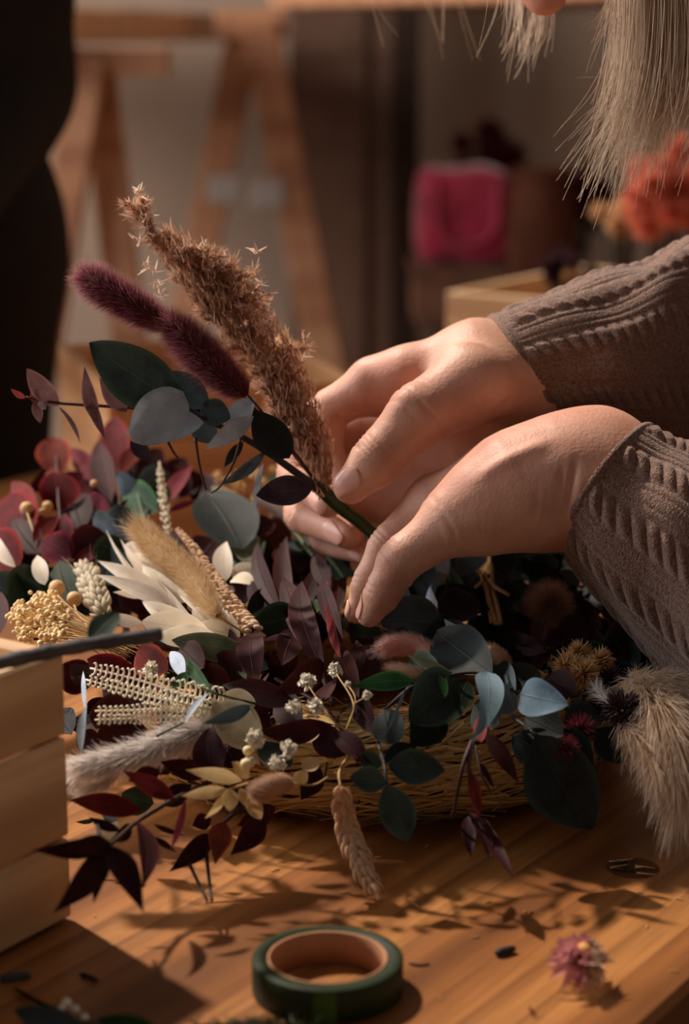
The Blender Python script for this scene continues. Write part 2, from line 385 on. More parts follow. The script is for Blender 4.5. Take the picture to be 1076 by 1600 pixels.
def trestle(name, apex, tops, feet, label, sz=.05, plate=False):
    """splayed legs from the top bar down to the floor"""
    t = empty(name, (apex[0], apex[1], 0), label, 'trestle', 'pine trestles in the blurred background')
    for a, f in zip(tops, feet):
        a = np.array(a); f = np.array(f); d = nrm(f-a); y = nrm(np.cross(d, [0, 1, 0])); z = np.cross(d, y)
        MB().box((a+f)/2, (np.linalg.norm(f-a), sz, sz*.6), np.stack([d, y, z]), .003).obj('leg', M_TRES, t, False)
    return t
def background():
    # left tabletop laid on two trestles
    A = P(46, 52, 2.78); B = P(356, 52, 4.05); zt = A[2]
    d = nrm((B-A)*[1, 1, 0]); n = np.array([-d[1], d[0], 0]); L = np.linalg.norm((B-A)[:2])
    t = empty('tabletop_panel', (A[0], A[1], zt-.013), 'pine tabletop coloured pale as if lit, laid on two trestles at upper left, its bright edge running away', 'tabletop')
    ax = np.stack([d, n, [0, 0, 1]]); m = A + d*L/2 + n*.36; m[2] = zt
    lp = wood_mat('lit_pine', col(240, 196, 156), col(232, 184, 140), col(206, 156, 116), .5, 6, False, .1)  # paler than the trestle pine: window light on the board put into its colour
    MB().box(m+[0, 0, .012], (L, .72, .05), ax, .004).obj('panel', lp, t, False)
    MB().box(A+d*L/2+n*.01+[0, 0, -.002], (L-.01, .018, .022), ax, .003).obj('edge_strip', lp, t, False)
    pm = plain('pale_metal', col(190, 182, 176), .4, .1)
    def tres(label, Y, legs, bar, barsz):
        c = P(bar[0], bar[1], Y); t = empty('trestle', (c[0], c[1], 0), label, 'trestle', 'pine trestles at upper left')
        for (x0, y0, x1, y1, Yl, s) in legs:     # a leg seen through two pixels, carried on to the floor
            a = P(x0, y0, Yl); b = P(x1, y1, Yl); b = a+(b-a)*(a[2]/(a[2]-b[2])); dd = nrm(b-a); y = nrm(np.cross(dd, [0, 1, .01])); z = np.cross(dd, y)
            MB().box((a+b)/2, (np.linalg.norm(b-a), s, s*.8), np.stack([dd, y, z]), .003).obj('leg', M_TRES, t, False)
        MB().box(c, barsz, None, .003).obj('top_bar', M_TRES, t, False); return t
    tres('brown pine trestle behind the black-clad person, under the bright tabletop edge', 2.92, [(138, 92, 78, 480, 2.9, .05), (150, 92, 196, 480, 2.95, .05)], (152, 96), (.2, .05, .04))
    tf = tres('tall A-shaped pine trestle with pale metal plates, above the tan grass plume', 3.64, [(386, 34, 312, 400, 3.66, .06), (404, 34, 492, 480, 3.62, .062)], (393, 38), (.12, .06, .05))
    for x in (352, 418):
        MB().box(P(x, 295+.12*(x-352), 3.60), (.062, .02, .05), None, .004).obj('hinge_plate', pm, tf, False)['label'] = 'pale metal hinge plate'
    # long shelf board along the top edge of the picture
    a = P(420, -40, 3.75); b = P(1250, -40, 2.55); z0 = P(430, 12, 3.75)[2]
    t2 = empty('long_table', (a[0], a[1], 0), 'long pine table at the top edge behind the blonde hair', 'table')
    d = nrm((b-a)*[1, 1, 0]); n = np.array([-d[1], d[0], 0]); L = np.linalg.norm((b-a)[:2]); m = (a+b)/2 + n*.3; m[2] = z0+.03
    MB().box(m, (L, .6, .06), np.stack([d, n, [0, 0, 1]]), .004).obj('tabletop', M_TRES, t2, False)
    for q in (b-d*.1+n*.08, b-d*.1+n*.5):
        MB().box((q[0], q[1], z0/2), (.05, .05, z0), None, .003).obj('leg', M_TRES, t2, False)
    # leaning board
    pb = wood_mat('board_brown', col(118, 86, 68), col(108, 78, 62), col(94, 66, 50), .7, 4, False)
    c = P(552, 300, 4.2)
    tb = empty('plywood_sheet', (c[0], c[1], 0), 'tall brown plywood sheet leaning on the wall behind the A-frame legs', 'board')
    MB().box((c[0]-.01, c[1], 1.0), (.24, .03, 2.0), None, .003).obj('board', pb, tb, False)
    MB().box((c[0], c[1]-.02, 1.0), (.05, .012, 1.96), None, .002).obj('batten', pb, tb, False)
    db = plain('dark_post', col(52, 36, 28), .8)
    c = P(632, 300, 4.15)
    MBp = empty('dark_post', (c[0], c[1], 0), 'dark brown upright post between the plywood sheet and the crimson bag', 'post')
    MB().box((c[0], c[1], 1.1), (.055, .06, 2.2), None, .004).obj('post', db, MBp, False)
    # bench with the crimson bag, kraft box, dried flowers
    zb = P(720, 520, 3.2)[2]
    bm = plain('bench_brown', col(92, 68, 54), .8)
    c = P(800, 520, 3.4); tb = empty('back_bench', (c[0], 3.4, 0), 'dim brown bench carrying the crimson bag and dark dried flowers', 'bench')
    MB().box((c[0]+.19, 3.47, zb-.02), (.68, .46, .04), None, .003).obj('bench_top', bm, tb, False)
    for sx in (-.12, .48):
        for y in (3.24, 3.66): MB().box((c[0]+sx, y, (zb-.04)/2), (.05, .05, zb-.04), None, .003).obj('leg', bm, tb, False)
    c = P(725, 520, 3.35); km = plain('kraft', col(122, 86, 66), .85)
    kb = empty('kraft_box', (c[0], 3.35, zb), 'brown kraft box under the crimson bag', 'box')
    z1 = P(725, 412, 3.35)[2]
    MB().box((c[0], 3.38, (zb+z1)/2-.004), (.17, .2, z1-zb-.012), None, .003).obj('carton', km, kb, False)
    MB().box((c[0], 3.38, z1-.009), (.18, .21, .016), None, .003).obj('lid', km, kb, False)
    cm = NT('crimson_cloth'); v = cm.map('Object'); cm.b.inputs['Sheen Weight'].default_value = .6
    cm.out(cm.ramp(cm.noise(v, 14, 3), [(.3, col(150, 14, 48)), (.7, col(206, 34, 82))]), .55, cm.bump(cm.noise(v, 30, 3), .6, .01)); cm = cm.m
    # soft bag: rounded box with folds, plus handle
    z2 = P(725, 262, 3.35)[2]
    cc = np.array([c[0], 3.38, (z1+z2)/2]); V = []; n1, n2 = 40, 20
    for i in range(n2+1):
        ph = -PI/2+PI*i/n2
        for j in range(n1):
            th = 2*PI*j/n1; f = lambda a, e: math.copysign(abs(a)**e, a)
            x = f(math.cos(ph), .35)*f(math.cos(th), .4); y = f(math.cos(ph), .35)*f(math.sin(th), .4); z = f(math.sin(ph), .5)
            k = 1+.03*math.sin(5*th+3*z)+.03*math.sin(9*x+2)
            V.append(cc+np.array([x*.084*k, y*.06*k, z*(z2-z1)/2*(1+.05*math.sin(6*x))]))
    F = [(i*n1+j, i*n1+(j+1) % n1, (i+1)*n1+(j+1) % n1, (i+1)*n1+j) for i in range(n2) for j in range(n1)]
    tb = empty('crimson_bag', (c[0], 3.38, z1), 'bright crimson fabric bag on the kraft box in the blurred background', 'bag')
    MB().add(V, F).obj('bag_body', cm, tb)
    MB().tube(crv([cc+[-.05, -.058, (z2-z1)/2-.02], cc+[-.045, -.066, -.02], cc+[.0, -.068, -.045], cc+[.045, -.066, -.02], cc+[.05, -.058, (z2-z1)/2-.02]], 20), .005, 8).obj('handle', cm, tb)
    # bunches of dark red dried flowers and a terracotta pot behind the bag
    fm = fur_mat('dark_red_bloom', col(60, 8, 16), col(104, 20, 30)); om = plain('terracotta', col(84, 44, 26), .85)
    sm = plain('dark_stem', col(40, 34, 22), .8)
    def bunch(name, label, px, py, Y, R, mat, zbase, n=26, cat='dried flowers'):
        c = P(px, py, Y); t = empty(name, (c[0], c[1], zbase), label, cat); st = MB()
        for k in range(n):
            q = c + nrm(rng.normal(size=3))*R*rng.uniform(.3, 1)*np.array([1, 1, .8]); st.tube(crv([(c[0]+rng.uniform(-.02, .02), c[1]+rng.uniform(-.02, .02), zbase), (c[0]*.7+q[0]*.3, c[1], (zbase+q[2])/2), q], 6), .0012, 4)
            D = rng.normal(size=(240, 3)); D /= np.linalg.norm(D, axis=1)[:, None]
            Vs, Fs, Us = strands(q+D*R*.05, D, R*.26*rng.uniform(.7, 1.2, 240), R*.05, None, 2)
            link('flower_head', mesh('flower_head', Vs, Fs, Us), mat, t)
        st.obj('stems', sm, t); return t
    bunch('dried_bouquet', 'dark red dried bouquet behind the top of the crimson bag', 765, 250, 3.6, .08, fm, zb, 30)
    bunch('dried_bouquet', 'dark wine-red dried bouquet right of the crimson bag, behind the crate', 905, 305, 3.45, .062, fm, zb, 26)
    c = P(846, 335, 3.25); zp = zb
    t = empty('terracotta_pot', (c[0], 3.25, zp), 'round dull orange pot between the crimson bag and the dark red bouquet', 'pot')
    hz = P(846, 270, 3.25)[2]-zp
    V, F = lathe([(.0, 0), (.036, 0), (.05, hz*.3), (.056, hz*.55), (.048, hz*.85), (.04, hz), (.034, hz), (.042, hz*.8), (.048, hz*.5), (0, hz*.1)], 40, (c[0], 3.25, zp)); MB().add(V, F).obj('pot_body', om, t)
    V, F = lathe([(.041, hz*.95), (.046, hz*.97), (.046, hz*1.03), (.038, hz*1.03)], 40, (c[0], 3.25, zp), True); MB().add(V, F).obj('rim', om, t)
    # coral strawflowers standing in the far crate, pale ones beside them
    cm2 = fur_mat('coral_bloom', col(226, 92, 72), col(250, 170, 140)); ym = fur_mat('straw_bloom', col(220, 160, 110), col(250, 214, 170))
    def inC(u_, v_): return c1*[1, 1, 0] + U2*u_ - V2*v_
    bunch('strawflower_bunch', 'coral red strawflower bunch at the right edge behind the hair ends', 1050, 300, 2.05, .06, cm2, TZ+.02, 22)
    bunch('strawflower_bunch', 'pale yellow strawflower bunch below the hair ends, left of the coral one', 972, 345, 2.12, .036, ym, TZ+.02, 14)
    bunch('dried_bouquet', 'dark purple dried bouquet lying in the far crate', 880, 425, 2.05, .035, fur_mat('purple_bloom', col(50, 26, 30), col(92, 58, 66)), TZ+.02, 12)
background()
# ---------------------------------------------------------------- smooth distance-field modelling for bodies
def smin(a, b, k):
    h = np.maximum(k-np.abs(a-b), 0)/k; return np.minimum(a, b)-h*h*k*.25
def cone(p, a, b, ra, rb):
    a = np.asarray(a, float); b = np.asarray(b, float); ba = b-a; h = np.clip(((p-a)@ba)/(ba@ba+1e-12), 0, 1)
    return np.linalg.norm(p-a-h[:, None]*ba, axis=1)-(ra+(rb-ra)*h)
def ell(p, c, r):
    q = (p-np.asarray(c))/np.asarray(r); k0 = np.linalg.norm(q, axis=1); k1 = np.linalg.norm(q/np.asarray(r), axis=1)+1e-9
    return k0*(k0-1)/k1
def chain(p, pts, rs, k=.004):
    d = None
    for i in range(len(pts)-1):
        e = cone(p, pts[i], pts[i+1], rs[i], rs[i+1]); d = e if d is None else smin(d, e, k)
    return d
def surface(fn, lo, hi, h):
    """surface nets over a distance field, evaluated finely only near the surface"""
    lo = np.asarray(lo, float); hi = np.asarray(hi, float); m = 4
    nc = np.ceil((hi-lo)/(h*m)).astype(int)+1; H4 = h*m
    gx = [lo[i]+np.arange(nc[i]+1)*H4 for i in range(3)]
    G = np.stack(np.meshgrid(*gx, indexing='ij'), -1); dc = fn(G.reshape(-1, 3)).reshape(G.shape[:3])
    n = nc*m+1
    ix = [np.minimum(np.arange(n[i])//m, nc[i]-1) for i in range(3)]
    near = np.zeros(tuple(nc), bool)
    mn = np.full(tuple(nc), 1e9)
    for a in (0, 1):
        for b in (0, 1):
            for c in (0, 1): mn = np.minimum(mn, np.abs(dc[a:nc[0]+a, b:nc[1]+b, c:nc[2]+c]))
    near = mn < H4*1.3
    mask = near[np.ix_(*ix)]
    D = np.where(dc[np.ix_(*ix)] > 0, 1., -1.)
    idx = np.argwhere(mask); D[mask] = fn(lo+idx*h)
    S = D < 0
    c0 = S[:-1, :-1, :-1]; cnt = np.zeros(c0.shape, np.int8)
    for a in (0, 1):
        for b in (0, 1):
            for c in (0, 1): cnt += S[a:S.shape[0]-1+a, b:S.shape[1]-1+b, c:S.shape[2]-1+c]
    act = (cnt > 0) & (cnt < 8); cells = np.argwhere(act); vid = -np.ones(act.shape, int); vid[act] = np.arange(len(cells))
    acc = np.zeros((len(cells), 3)); num = np.zeros(len(cells))
    corners = [(a, b, c) for a in (0, 1) for b in (0, 1) for c in (0, 1)]
    for i, A in enumerate(corners):
        for B in corners[i+1:]:
            if sum(abs(x-y) for x, y in zip(A, B)) != 1: continue
            da = D[tuple((cells+A).T)]; db = D[tuple((cells+B).T)]; cr = (da < 0) != (db < 0)
            t = np.where(cr, da/(da-db+1e-20), 0)[:, None]; pt = np.array(A)*(1-t)+np.array(B)*t
            acc += np.where(cr[:, None], pt, 0); num += cr
    V = lo+(cells+acc/num[:, None])*h
    F = []
    for ax in range(3):
        s0 = [slice(1, -1)]*3; s1 = list(s0); s0[ax] = slice(0, -1); s1[ax] = slice(1, None)
        A = S[tuple(s0)]; B = S[tuple(s1)]; e = np.argwhere(A != B)
        if not len(e): continue
        fl = A[tuple(e.T)]; off = np.ones(3, int); off[ax] = 0; e = e+off
        u = (ax+1) % 3; v = (ax+2) % 3; du = np.eye(3, dtype=int)[u]; dv = np.eye(3, dtype=int)[v]
        q = np.stack([vid[tuple((e-du-dv).T)], vid[tuple((e-dv).T)], vid[tuple(e.T)], vid[tuple((e-du).T)]], 1)
        q[~fl] = q[~fl][:, ::-1]; F.append(q)
    F = np.vstack(F); F = F[(F >= 0).all(1)]
    return V, F
def project(fn, pts, n, off=.0004):
    """slide points along n (towards the surface) on to the distance field"""
    p = np.array(pts, float)
    for _ in range(30): p -= n*np.clip(fn(p)-off, -.002, .002)[:, None]*.8
    bad = np.linalg.norm(p-np.array(pts), axis=1) > .03; p[bad] = p[~bad].mean(0) if (~bad).any() else p[bad]
    return p

# ---------------------------------------------------------------- materials of the people
def skin_mat():
    N = NT('skin'); v = N.map('Object'); f = N.noise(v, 28, 4); g = N.noise(v, 9, 2)
    c = N.ramp(f, [(.25, col(180, 124, 102)), (.5, col(206, 156, 132)), (.78, col(224, 180, 158))])
    c = N.mix(N.ramp(g, [(.45, (0, 0, 0, 1)), (.8, (.5, .5, .5, 1))]), c, col(200, 122, 104))
    vo = N.n('ShaderNodeTexVoronoi', Scale=620.0); N.l(v, vo.inputs['Vector'])
    w1 = N.noise(N.map('Object', (1, 1, .22), (0, .5, 0)), 420, 3, .6)
    w2 = N.noise(N.map('Object', (.25, 1, 1), (0, .35, 0)), 300, 3, .6)
    b = N.bump(vo.outputs['Distance'], .3, .0003); b = N.bump(w1, .35, .0005, b); b = N.bump(w2, .3, .0004, b)
    N.b.inputs['Subsurface Weight'].default_value = .22; N.b.inputs['Subsurface Radius'].default_value = (.6, .22, .12)
    N.b.inputs['Subsurface Scale'].default_value = .006; N.b.inputs['Specular IOR Level'].default_value = .42
    return N.out(c, .54, b)
M_SKIN = skin_mat()
def knit_mat(name, a, b):
    N = NT(name); v = N.map('Object'); f = N.noise(v, 900, 2); g = N.noise(v, 90, 4)
    c = N.ramp(f, [(.3, a), (.7, b)]); c = N.mix(N.math('MULTIPLY', g, .4), c, a)
    uv = N.map('UV', (1, 1, 1)); wv = N.n('ShaderNodeTexWave', bands_direction='X', Scale=150.0, Distortion=1.0); N.l(uv, wv.inputs['Vector'])
    vo = N.n('ShaderNodeTexVoronoi', Scale=1000.0); N.l(v, vo.inputs['Vector'])
    N.b.inputs['Sheen Weight'].default_value = .35; N.b.inputs['Sheen Roughness'].default_value = .5; N.b.inputs['Specular IOR Level'].default_value = .15
    return N.out(c, .9, N.bump(vo.outputs['Distance'], .5, .0008, N.bump(wv.outputs['Fac'], .25, .0005)))
M_KNIT = knit_mat('brown_knit', col(94, 68, 56), col(158, 124, 106))
M_NAIL = plain('nail', col(226, 172, 156), .28, .06, 20, .05)

def hair_mat(name, a, b):
    N = NT(name); tc = N.n('ShaderNodeTexCoord'); sx = N.n('ShaderNodeSeparateXYZ'); N.l(tc.outputs['UV'], sx.inputs[0])
    f = N.noise(N.map('Object', (1, 1, .05)), 160, 2); c = N.ramp(f, [(.3, a), (.7, b)])
    N.b.inputs['Specular IOR Level'].default_value = .6
    N.out(c, .42); translucent(N, c, .25); return N.m
def head_sdf(p):
    """face looks along +x, crown +z"""
    y = np.abs(p[:, 1]); q = np.stack([p[:, 0], y, p[:, 2]], 1)
    d = ell(p, (-.015, 0, .045), (.097, .074, .09))
    d = smin(d, cone(q, (.03, 0, .01), (.052, 0, -.075), .062, .034), .03)
    d = smin(d, cone(q, (-.01, .045, -.03), (.06, .014, -.098), .026, .018), .025)
    d = smin(d, ell(p, (.074, 0, -.102), (.018, .02, .016)), .02)
    d = smin(d, cone(q, (.074, .012, .036), (.06, .045, .034), .015, .013), .014)
    d = smin(d, cone(q, (.062, .042, -.02), (.05, .052, -.01), .02, .02), .02)
    d = -smin(-d, ell(q, (.092, .032, .012), (.016, .017, .011)), .012)
    d = smin(d, ell(q, (.071, .032, .011), (.0135, .0145, .0115)), .003)
    d = smin(d, cone(q, (.083, 0, .02), (.112, 0, -.024), .007, .0115), .01)
    d = smin(d, ell(q, (.099, .0115, -.03), (.0105, .008, .008)), .006)
    d = -smin(-d, ell(q, (.104, .0065, -.040), (.006, .0035, .005)), .003)
    d = smin(d, cone(q, (.094, 0, -.057), (.08, .023, -.061), .0066, .003), .005)
    d = smin(d, cone(q, (.092, 0, -.068), (.079, .021, -.065), .0078, .003), .005)
    e = cone(q, (-.012, .074, .03), (-.004, .068, -.025), .012, .008); e = -smin(-e, cone(q, (-.006, .086, .022), (-.002, .08, -.012), .008, .004), .004)
    d = smin(d, e, .006)
    return smin(d, cone(p, (-.03, 0, -.03), (-.055, 0, -.16), .056, .054), .03)

def woman():
    root = empty('person', (.50, .93, 0), 'blonde person in brown knitted sweater reaching over the wreath with both hands', 'person')
    parts = []
    p2 = lambda l: [np.array(P(*a[:3])) for a in l]
    px2m = lambda l, s=1/3080: [a[3]*s for a in l]
    # --- far hand (her right): thumb in front of the stem, fingers curling behind it
    Tm = [(800, 598, 1.03, 60), (735, 602, 1.0, 60), (655, 648, .985, 46), (590, 718, .975, 38), (548, 760, .972, 27)]
    In = [(640, 592, 1.035, 44), (580, 600, 1.04, 38), (516, 640, 1.045, 31), (507, 700, 1.045, 27), (535, 748, 1.035, 22)]
    Mi = [(650, 610, 1.065, 40), (570, 610, 1.07, 36), (470, 668, 1.085, 29), (458, 745, 1.06, 26), (512, 786, 1.03, 24)]
    Ri = [(660, 650, 1.085, 40), (575, 660, 1.10, 34), (462, 722, 1.10, 29), (472, 806, 1.065, 28), (545, 836, 1.035, 24)]
    Pi = [(680, 690, 1.09, 40), (600, 715, 1.11, 32), (500, 780, 1.10, 26), (508, 848, 1.07, 25), (572, 862, 1.04, 20)]
    pal = [[(1000, 560, 1.07, 80), (842, 590, 1.04, 75), (745, 575, 1.035, 70), (640, 592, 1.035, 46), (590, 598, 1.04, 38)],
           [(842, 600, 1.06, 70), (740, 600, 1.07, 62), (640, 612, 1.065, 44), (575, 612, 1.07, 36)],
           [(842, 625, 1.065, 66), (745, 650, 1.085, 52), (650, 660, 1.09, 42), (580, 662, 1.10, 34)],
           [(842, 665, 1.065, 60), (745, 712, 1.085, 54), (660, 742, 1.10, 44), (610, 760, 1.105, 40), (560, 790, 1.10, 30)],
           [(745, 712, 1.085, 54), (680, 780, 1.09, 44), (620, 800, 1.095, 34)],
           [(842, 640, 1.06, 62), (760, 680, 1.08, 50), (680, 700, 1.09, 42), (605, 715, 1.11, 32)]]
    def fR(p):
        d = None
        for c in pal:
            e = chain(p, p2(c), px2m(c), .012); d = e if d is None else smin(d, e, .014)
        out = smin(d, chain(p, p2(Tm), px2m(Tm), .005), .014)
        for c in (In, Mi, Ri, Pi): out = np.minimum(out, smin(d, chain(p, p2(c), px2m(c), .004), .006))
        return out
    # --- near hand (her left): back of the hand up, fingers pressed together and pointing down
    A = [(740, 808, .945, 48), (706, 816, .942, 41), (626, 876, .935, 33), (598, 926, .932, 26), (577, 960, .935, 19)]
    B = [(730, 785, .97, 44), (676, 785, .97, 36), (606, 852, .965, 28), (573, 912, .962, 22), (556, 958, .96, 16)]
    Cc = [(730, 780, 1.0, 42), (680, 788, 1.0, 34), (622, 845, .995, 27), (592, 900, .99, 21), (574, 945, .985, 16)]
    Dd = [(740, 780, 1.025, 40), (695, 792, 1.025, 32), (646, 838, 1.02, 24), (620, 880, 1.01, 20), (604, 915, 1.0, 15)]
    Th = [(850, 770, 1.0, 50), (790, 790, 1.03, 40), (730, 812, 1.045, 34), (680, 840, 1.045, 26), (650, 862, 1.04, 20)]
    palL = [[(1180, 950, .93, 95), (940, 752, .955, 90), (868, 756, .955, 92), (800, 772, .95, 78), (740, 800, .945, 56), (706, 816, .942, 41)],
            [(868, 752, .975, 84), (800, 758, .975, 70), (730, 782, .97, 48), (676, 786, .97, 36)],
            [(868, 752, .99, 80), (800, 756, 1.0, 66), (730, 780, 1.0, 46), (680, 788, 1.0, 34)],
            [(868, 755, 1.0, 76), (805, 762, 1.02, 60), (740, 782, 1.025, 42), (695, 792, 1.025, 32)]]
    bumpW = np.array(P(925, 712, .96))
    def fL(p):
        d = None
        for c in palL:
            e = chain(p, p2(c), px2m(c), .012); d = e if d is None else smin(d, e, .014)
        d = smin(d, cone(p, bumpW, bumpW+[.006, .02, 0], .0205, .02), .014)
        out = smin(d, chain(p, p2(Th), px2m(Th), .005), .014)
        for c in (A, B, Cc, Dd): out = np.minimum(out, smin(d, chain(p, p2(c), px2m(c), .004), .007))
        return out
    def creases(V, c, j, w=.0011, dep=.0006, n=(-1, 0, 1), sp=.0026):
        a, b, d2 = [np.array(P(*c[i][:3])) for i in (j-1, j, j+1)]; ax = nrm(nrm(b-a)+nrm(d2-b)); r = c[j][3]/3080
        q = V-b; t = q@ax; rad = np.linalg.norm(q-np.outer(t, ax), axis=1); cen = q-np.outer(t, ax)
        dep = dep*1.5; out = np.zeros(len(V)); m = (rad < r*1.35) & (np.abs(t) < r*1.2)
        wob = .0006*np.sin(cen[:, 0]*900+cen[:, 2]*700)
        for k in n: out += np.where(m, dep*(1-.25*abs(k))*np.exp(-((t-k*sp-wob)/w)**2), 0)
        return out
    def build(fn, cs, box, h, creas):
        allp = np.array([P(*a[:3]) for c in cs for a in c]); lo = allp.min(0)-.035; hi = allp.max(0)+.035; hi[0] = min(hi[0], box)
        V, F = surface(fn, lo, hi, h)
        e = 2e-4; g = np.stack([fn(V+np.eye(3)[i]*e)-fn(V-np.eye(3)[i]*e) for i in range(3)], 1); g /= np.linalg.norm(g, axis=1)[:, None]+1e-9
        dis = np.zeros(len(V))
        for c, j, kw in creas: dis += creases(V, c, j, **kw)
        return V-g*dis[:, None], F, g
    VR, FR, gR = build(fR, [Tm, In, Mi, Ri, Pi]+pal, P(960, 560, 1.06)[0], .0011,
        [(Tm, 3, dict(n=(-1.6, -.6, .3, 1.2), w=.0009, dep=.0007)), (Tm, 2, dict(n=(-2, 0, 2), dep=.0004, sp=.004)), (In, 2, dict(n=(-1, 0, 1), dep=.0006)), (Mi, 3, {}), (Ri, 3, {}), (Pi, 3, {})])
    VL, FL, gL = build(fL, [A, B, Cc, Dd, Th]+palL, P(1060, 860, .95)[0], .0011,
        [(A, 2, dict(n=(-1.3, -.4, .5, 1.3), dep=.0006)), (B, 2, dict(dep=.0006)), (A, 3, dict(n=(-.5, .5), dep=.0005)), (B, 3, dict(n=(-.5, .5), dep=.0005)), (A, 1, dict(n=(-3, -1, 1.5, 3), dep=.0005, sp=.0035, w=.0013))])
    # tendons and wrist folds as soft ridges
    def ridge(V, g, a, b, w, amt, fn=None):
        a = P(*a); b = P(*b); ba = b-a; t = np.clip((V-a)@ba/(ba@ba), 0, 1); d = np.linalg.norm(V-a-t[:, None]*ba, axis=1)
        return V+g*(2.2*amt*np.exp(-(d/w)**2)*np.sin(np.clip(t, .02, .98)*PI)**.5)[:, None]
    for (a, b, w_, s_) in [((905, 690, .925), (875, 840, .92), .0022, -.0011), ((885, 690, .925), (862, 842, .92), .0018, -.0008), ((865, 720, .92), (850, 845, .92), .0016, -.0006), ((845, 730, .92), (832, 848, .92), .0016, -.0006),
                          ((860, 690, .935), (745, 745, .93), .004, .0009), ((705, 745, .93), (640, 800, .93), .003, .0006), ((770, 850, .92), (700, 880, .92), .003, -.0007), ((745, 790, .91), (728, 850, .91), .0016, -.0008), ((820, 760, .915), (800, 850, .915), .0015, -.0005)]:
        VL = ridge(VL, gL, a, b, w_, s_)
    for (a, b, w_, s_) in [((545, 600, 1.01), (600, 655, 1.0), .0018, -.0012), ((560, 592, 1.01), (612, 640, 1.0), .0014, -.0007), ((640, 560, 1.0), (760, 535, 1.0), .004, .0006), ((650, 620, .97), (705, 690, .97), .0015, -.0006),
                          ((668, 612, .97), (715, 680, .97), .0015, -.0006), ((690, 605, .97), (730, 670, .97), .0015, -.0006), ((712, 600, .97), (742, 660, .97), .0014, -.0005), ((760, 640, .99), (850, 620, .99), .003, -.001), ((600, 650, .97), (650, 600, .98), .006, .0006)]:
        VR = ridge(VR, gR, a, b, w_, s_)
    # --- head, leaning over and looking down
    up = np.array([-.926, -.14, .35]); f = nrm(np.array([-.36, .02, -.94])); f = nrm(f-up*(f@up)/(up@up)); up = nrm(up); sd_ = np.cross(up, f)
    R = np.stack([f, sd_, up])              # rows
    nose = P(848, 12, 1.08); O = nose-np.array([.119, 0, -.026])@R
    Vh, Fh = surface(head_sdf, (-.14, -.1, -.17), (.14, .1, .15), .0022); Vh = Vh@R+O
    neck = np.array([-.055, 0, -.16])@R+O
    # --- trunk, upper arms and legs
    shL = np.array([.40, .84, 1.19]); shR = np.array([.46, 1.17, 1.20]); chest = np.array([.46, 1.0, 1.14]); pelv = np.array([.66, .96, .93])
    elL = P(1330, 1010, .90); elR = P(1420, 600, 1.14); wrL = P(1200, 950, .92); wrR = P(1120, 560, 1.08)
    def body(p, g=0.0, legs=True, trunk=True, cut=False):
        d = None
        def u(e, k=.04):
            nonlocal d; d = e if d is None else smin(d, e, k)
        if trunk:
            u(cone(p, pelv, (pelv+chest)/2, .13+g, .12+g)); u(cone(p, (pelv+chest)/2, chest, .12+g, .12+g))
            u(cone(p, pelv+[0, -.07, 0], chest+[0, -.06, 0], .10+g, .10+g)); u(cone(p, pelv+[0, .07, 0], chest+[0, .06, 0], .10+g, .10+g))
            u(cone(p, shL, shR, .055+g, .055+g)); u(cone(p, chest, neck, .07+g, .052+g*.6))
            u(chain(p, [shL, elL], [.05+g, .04+g])); u(chain(p, [shR, elR], [.05+g, .04+g]))
            u(chain(p, [elL, wrL], [.04+g, .03+g*.6]), .02); u(chain(p, [elR, wrR], [.04+g, .03+g*.6]), .02)
        if legs:
            for s in (-1, 1):
                hp = pelv+[.0, .085*s, -.04]; kn = np.array([.60, .96+.10*s, .50]); an = np.array([.66, .96+.11*s, .09])
                u(cone(p, hp, kn, .085+g, .058+g), .05); u(cone(p, kn, an, .056+g, .036+g), .02)
            if trunk is False: u(cone(p, pelv+[0, -.06, .03], pelv+[0, .06, .03], .115+g, .115+g), .05)
        return d
    Vb, Fb = surface(lambda p: body(p), (.05, .5, .03), (.95, 1.5, 1.4), .009)
    V = np.vstack([VR, VL, Vh, Vb]); F = np.vstack([FR, FL+len(VR), Fh+len(VR)+len(VL), Fb+len(VR)+len(VL)+len(Vh)])
    link('body', mesh('body', V, F), M_SKIN, root)
    # --- nails: plates lying on the distance field
    def nail(fn, c, tipdir, across, out, L=.012, Wd=.0105):
        c = np.array(c); t = nrm(tipdir); n = nrm(np.asarray(out)-t*np.dot(out, t)); s = np.cross(t, n)
        V = []; U = []; nu, nv = 11, 13; c = c-n*np.clip(fn(c[None])[0], -.02, .02)
        for top in (1, 0):
            pts = []
            for i in range(nv):
                b = -1+2*i/(nv-1); ww = Wd/2*(1-.12*b*b if b > 0 else 1-.35*b**4)
                for j in range(nu):
                    a = -1+2*j/(nu-1); pts.append(c+t*(L/2*b*(1-.16*a*a if b > 0 else 1-.22*a*a))+s*(a*ww)+n*.004)
            pts = project(fn, pts, n, .00055 if top else -.0003)
            V.append(pts)
        V = np.vstack(V); m = nu*nv; F = []
        for i in range(nv-1):
            for j in range(nu-1):
                q = (i*nu+j, i*nu+j+1, (i+1)*nu+j+1, (i+1)*nu+j); F.append(q); F.append(tuple(k+m for k in q[::-1]))
        ring = [j for j in range(nu)]+[i*nu+nu-1 for i in range(1, nv)]+[(nv-1)*nu+j for j in range(nu-2, -1, -1)]+[i*nu for i in range(nv-2, 0, -1)]
        for a, b in zip(ring, ring[1:]+ring[:1]): F.append((b, a, a+m, b+m))
        MB().add(V, F).obj('fingernail', M_NAIL, root, recalc=True)
    vc = lambda x, y, z=0: np.array([x, -z, -y*1.])    # picture right, picture down, towards the camera
    nail(fR, P(546, 758, .972), vc(-.86, .42), None, vc(-.25, -.55, .9), .0150, .0125)
    nail(fR, P(520, 832, 1.035), vc(.85, .45), None, vc(-.25, .1, 1), .0115, .0095)
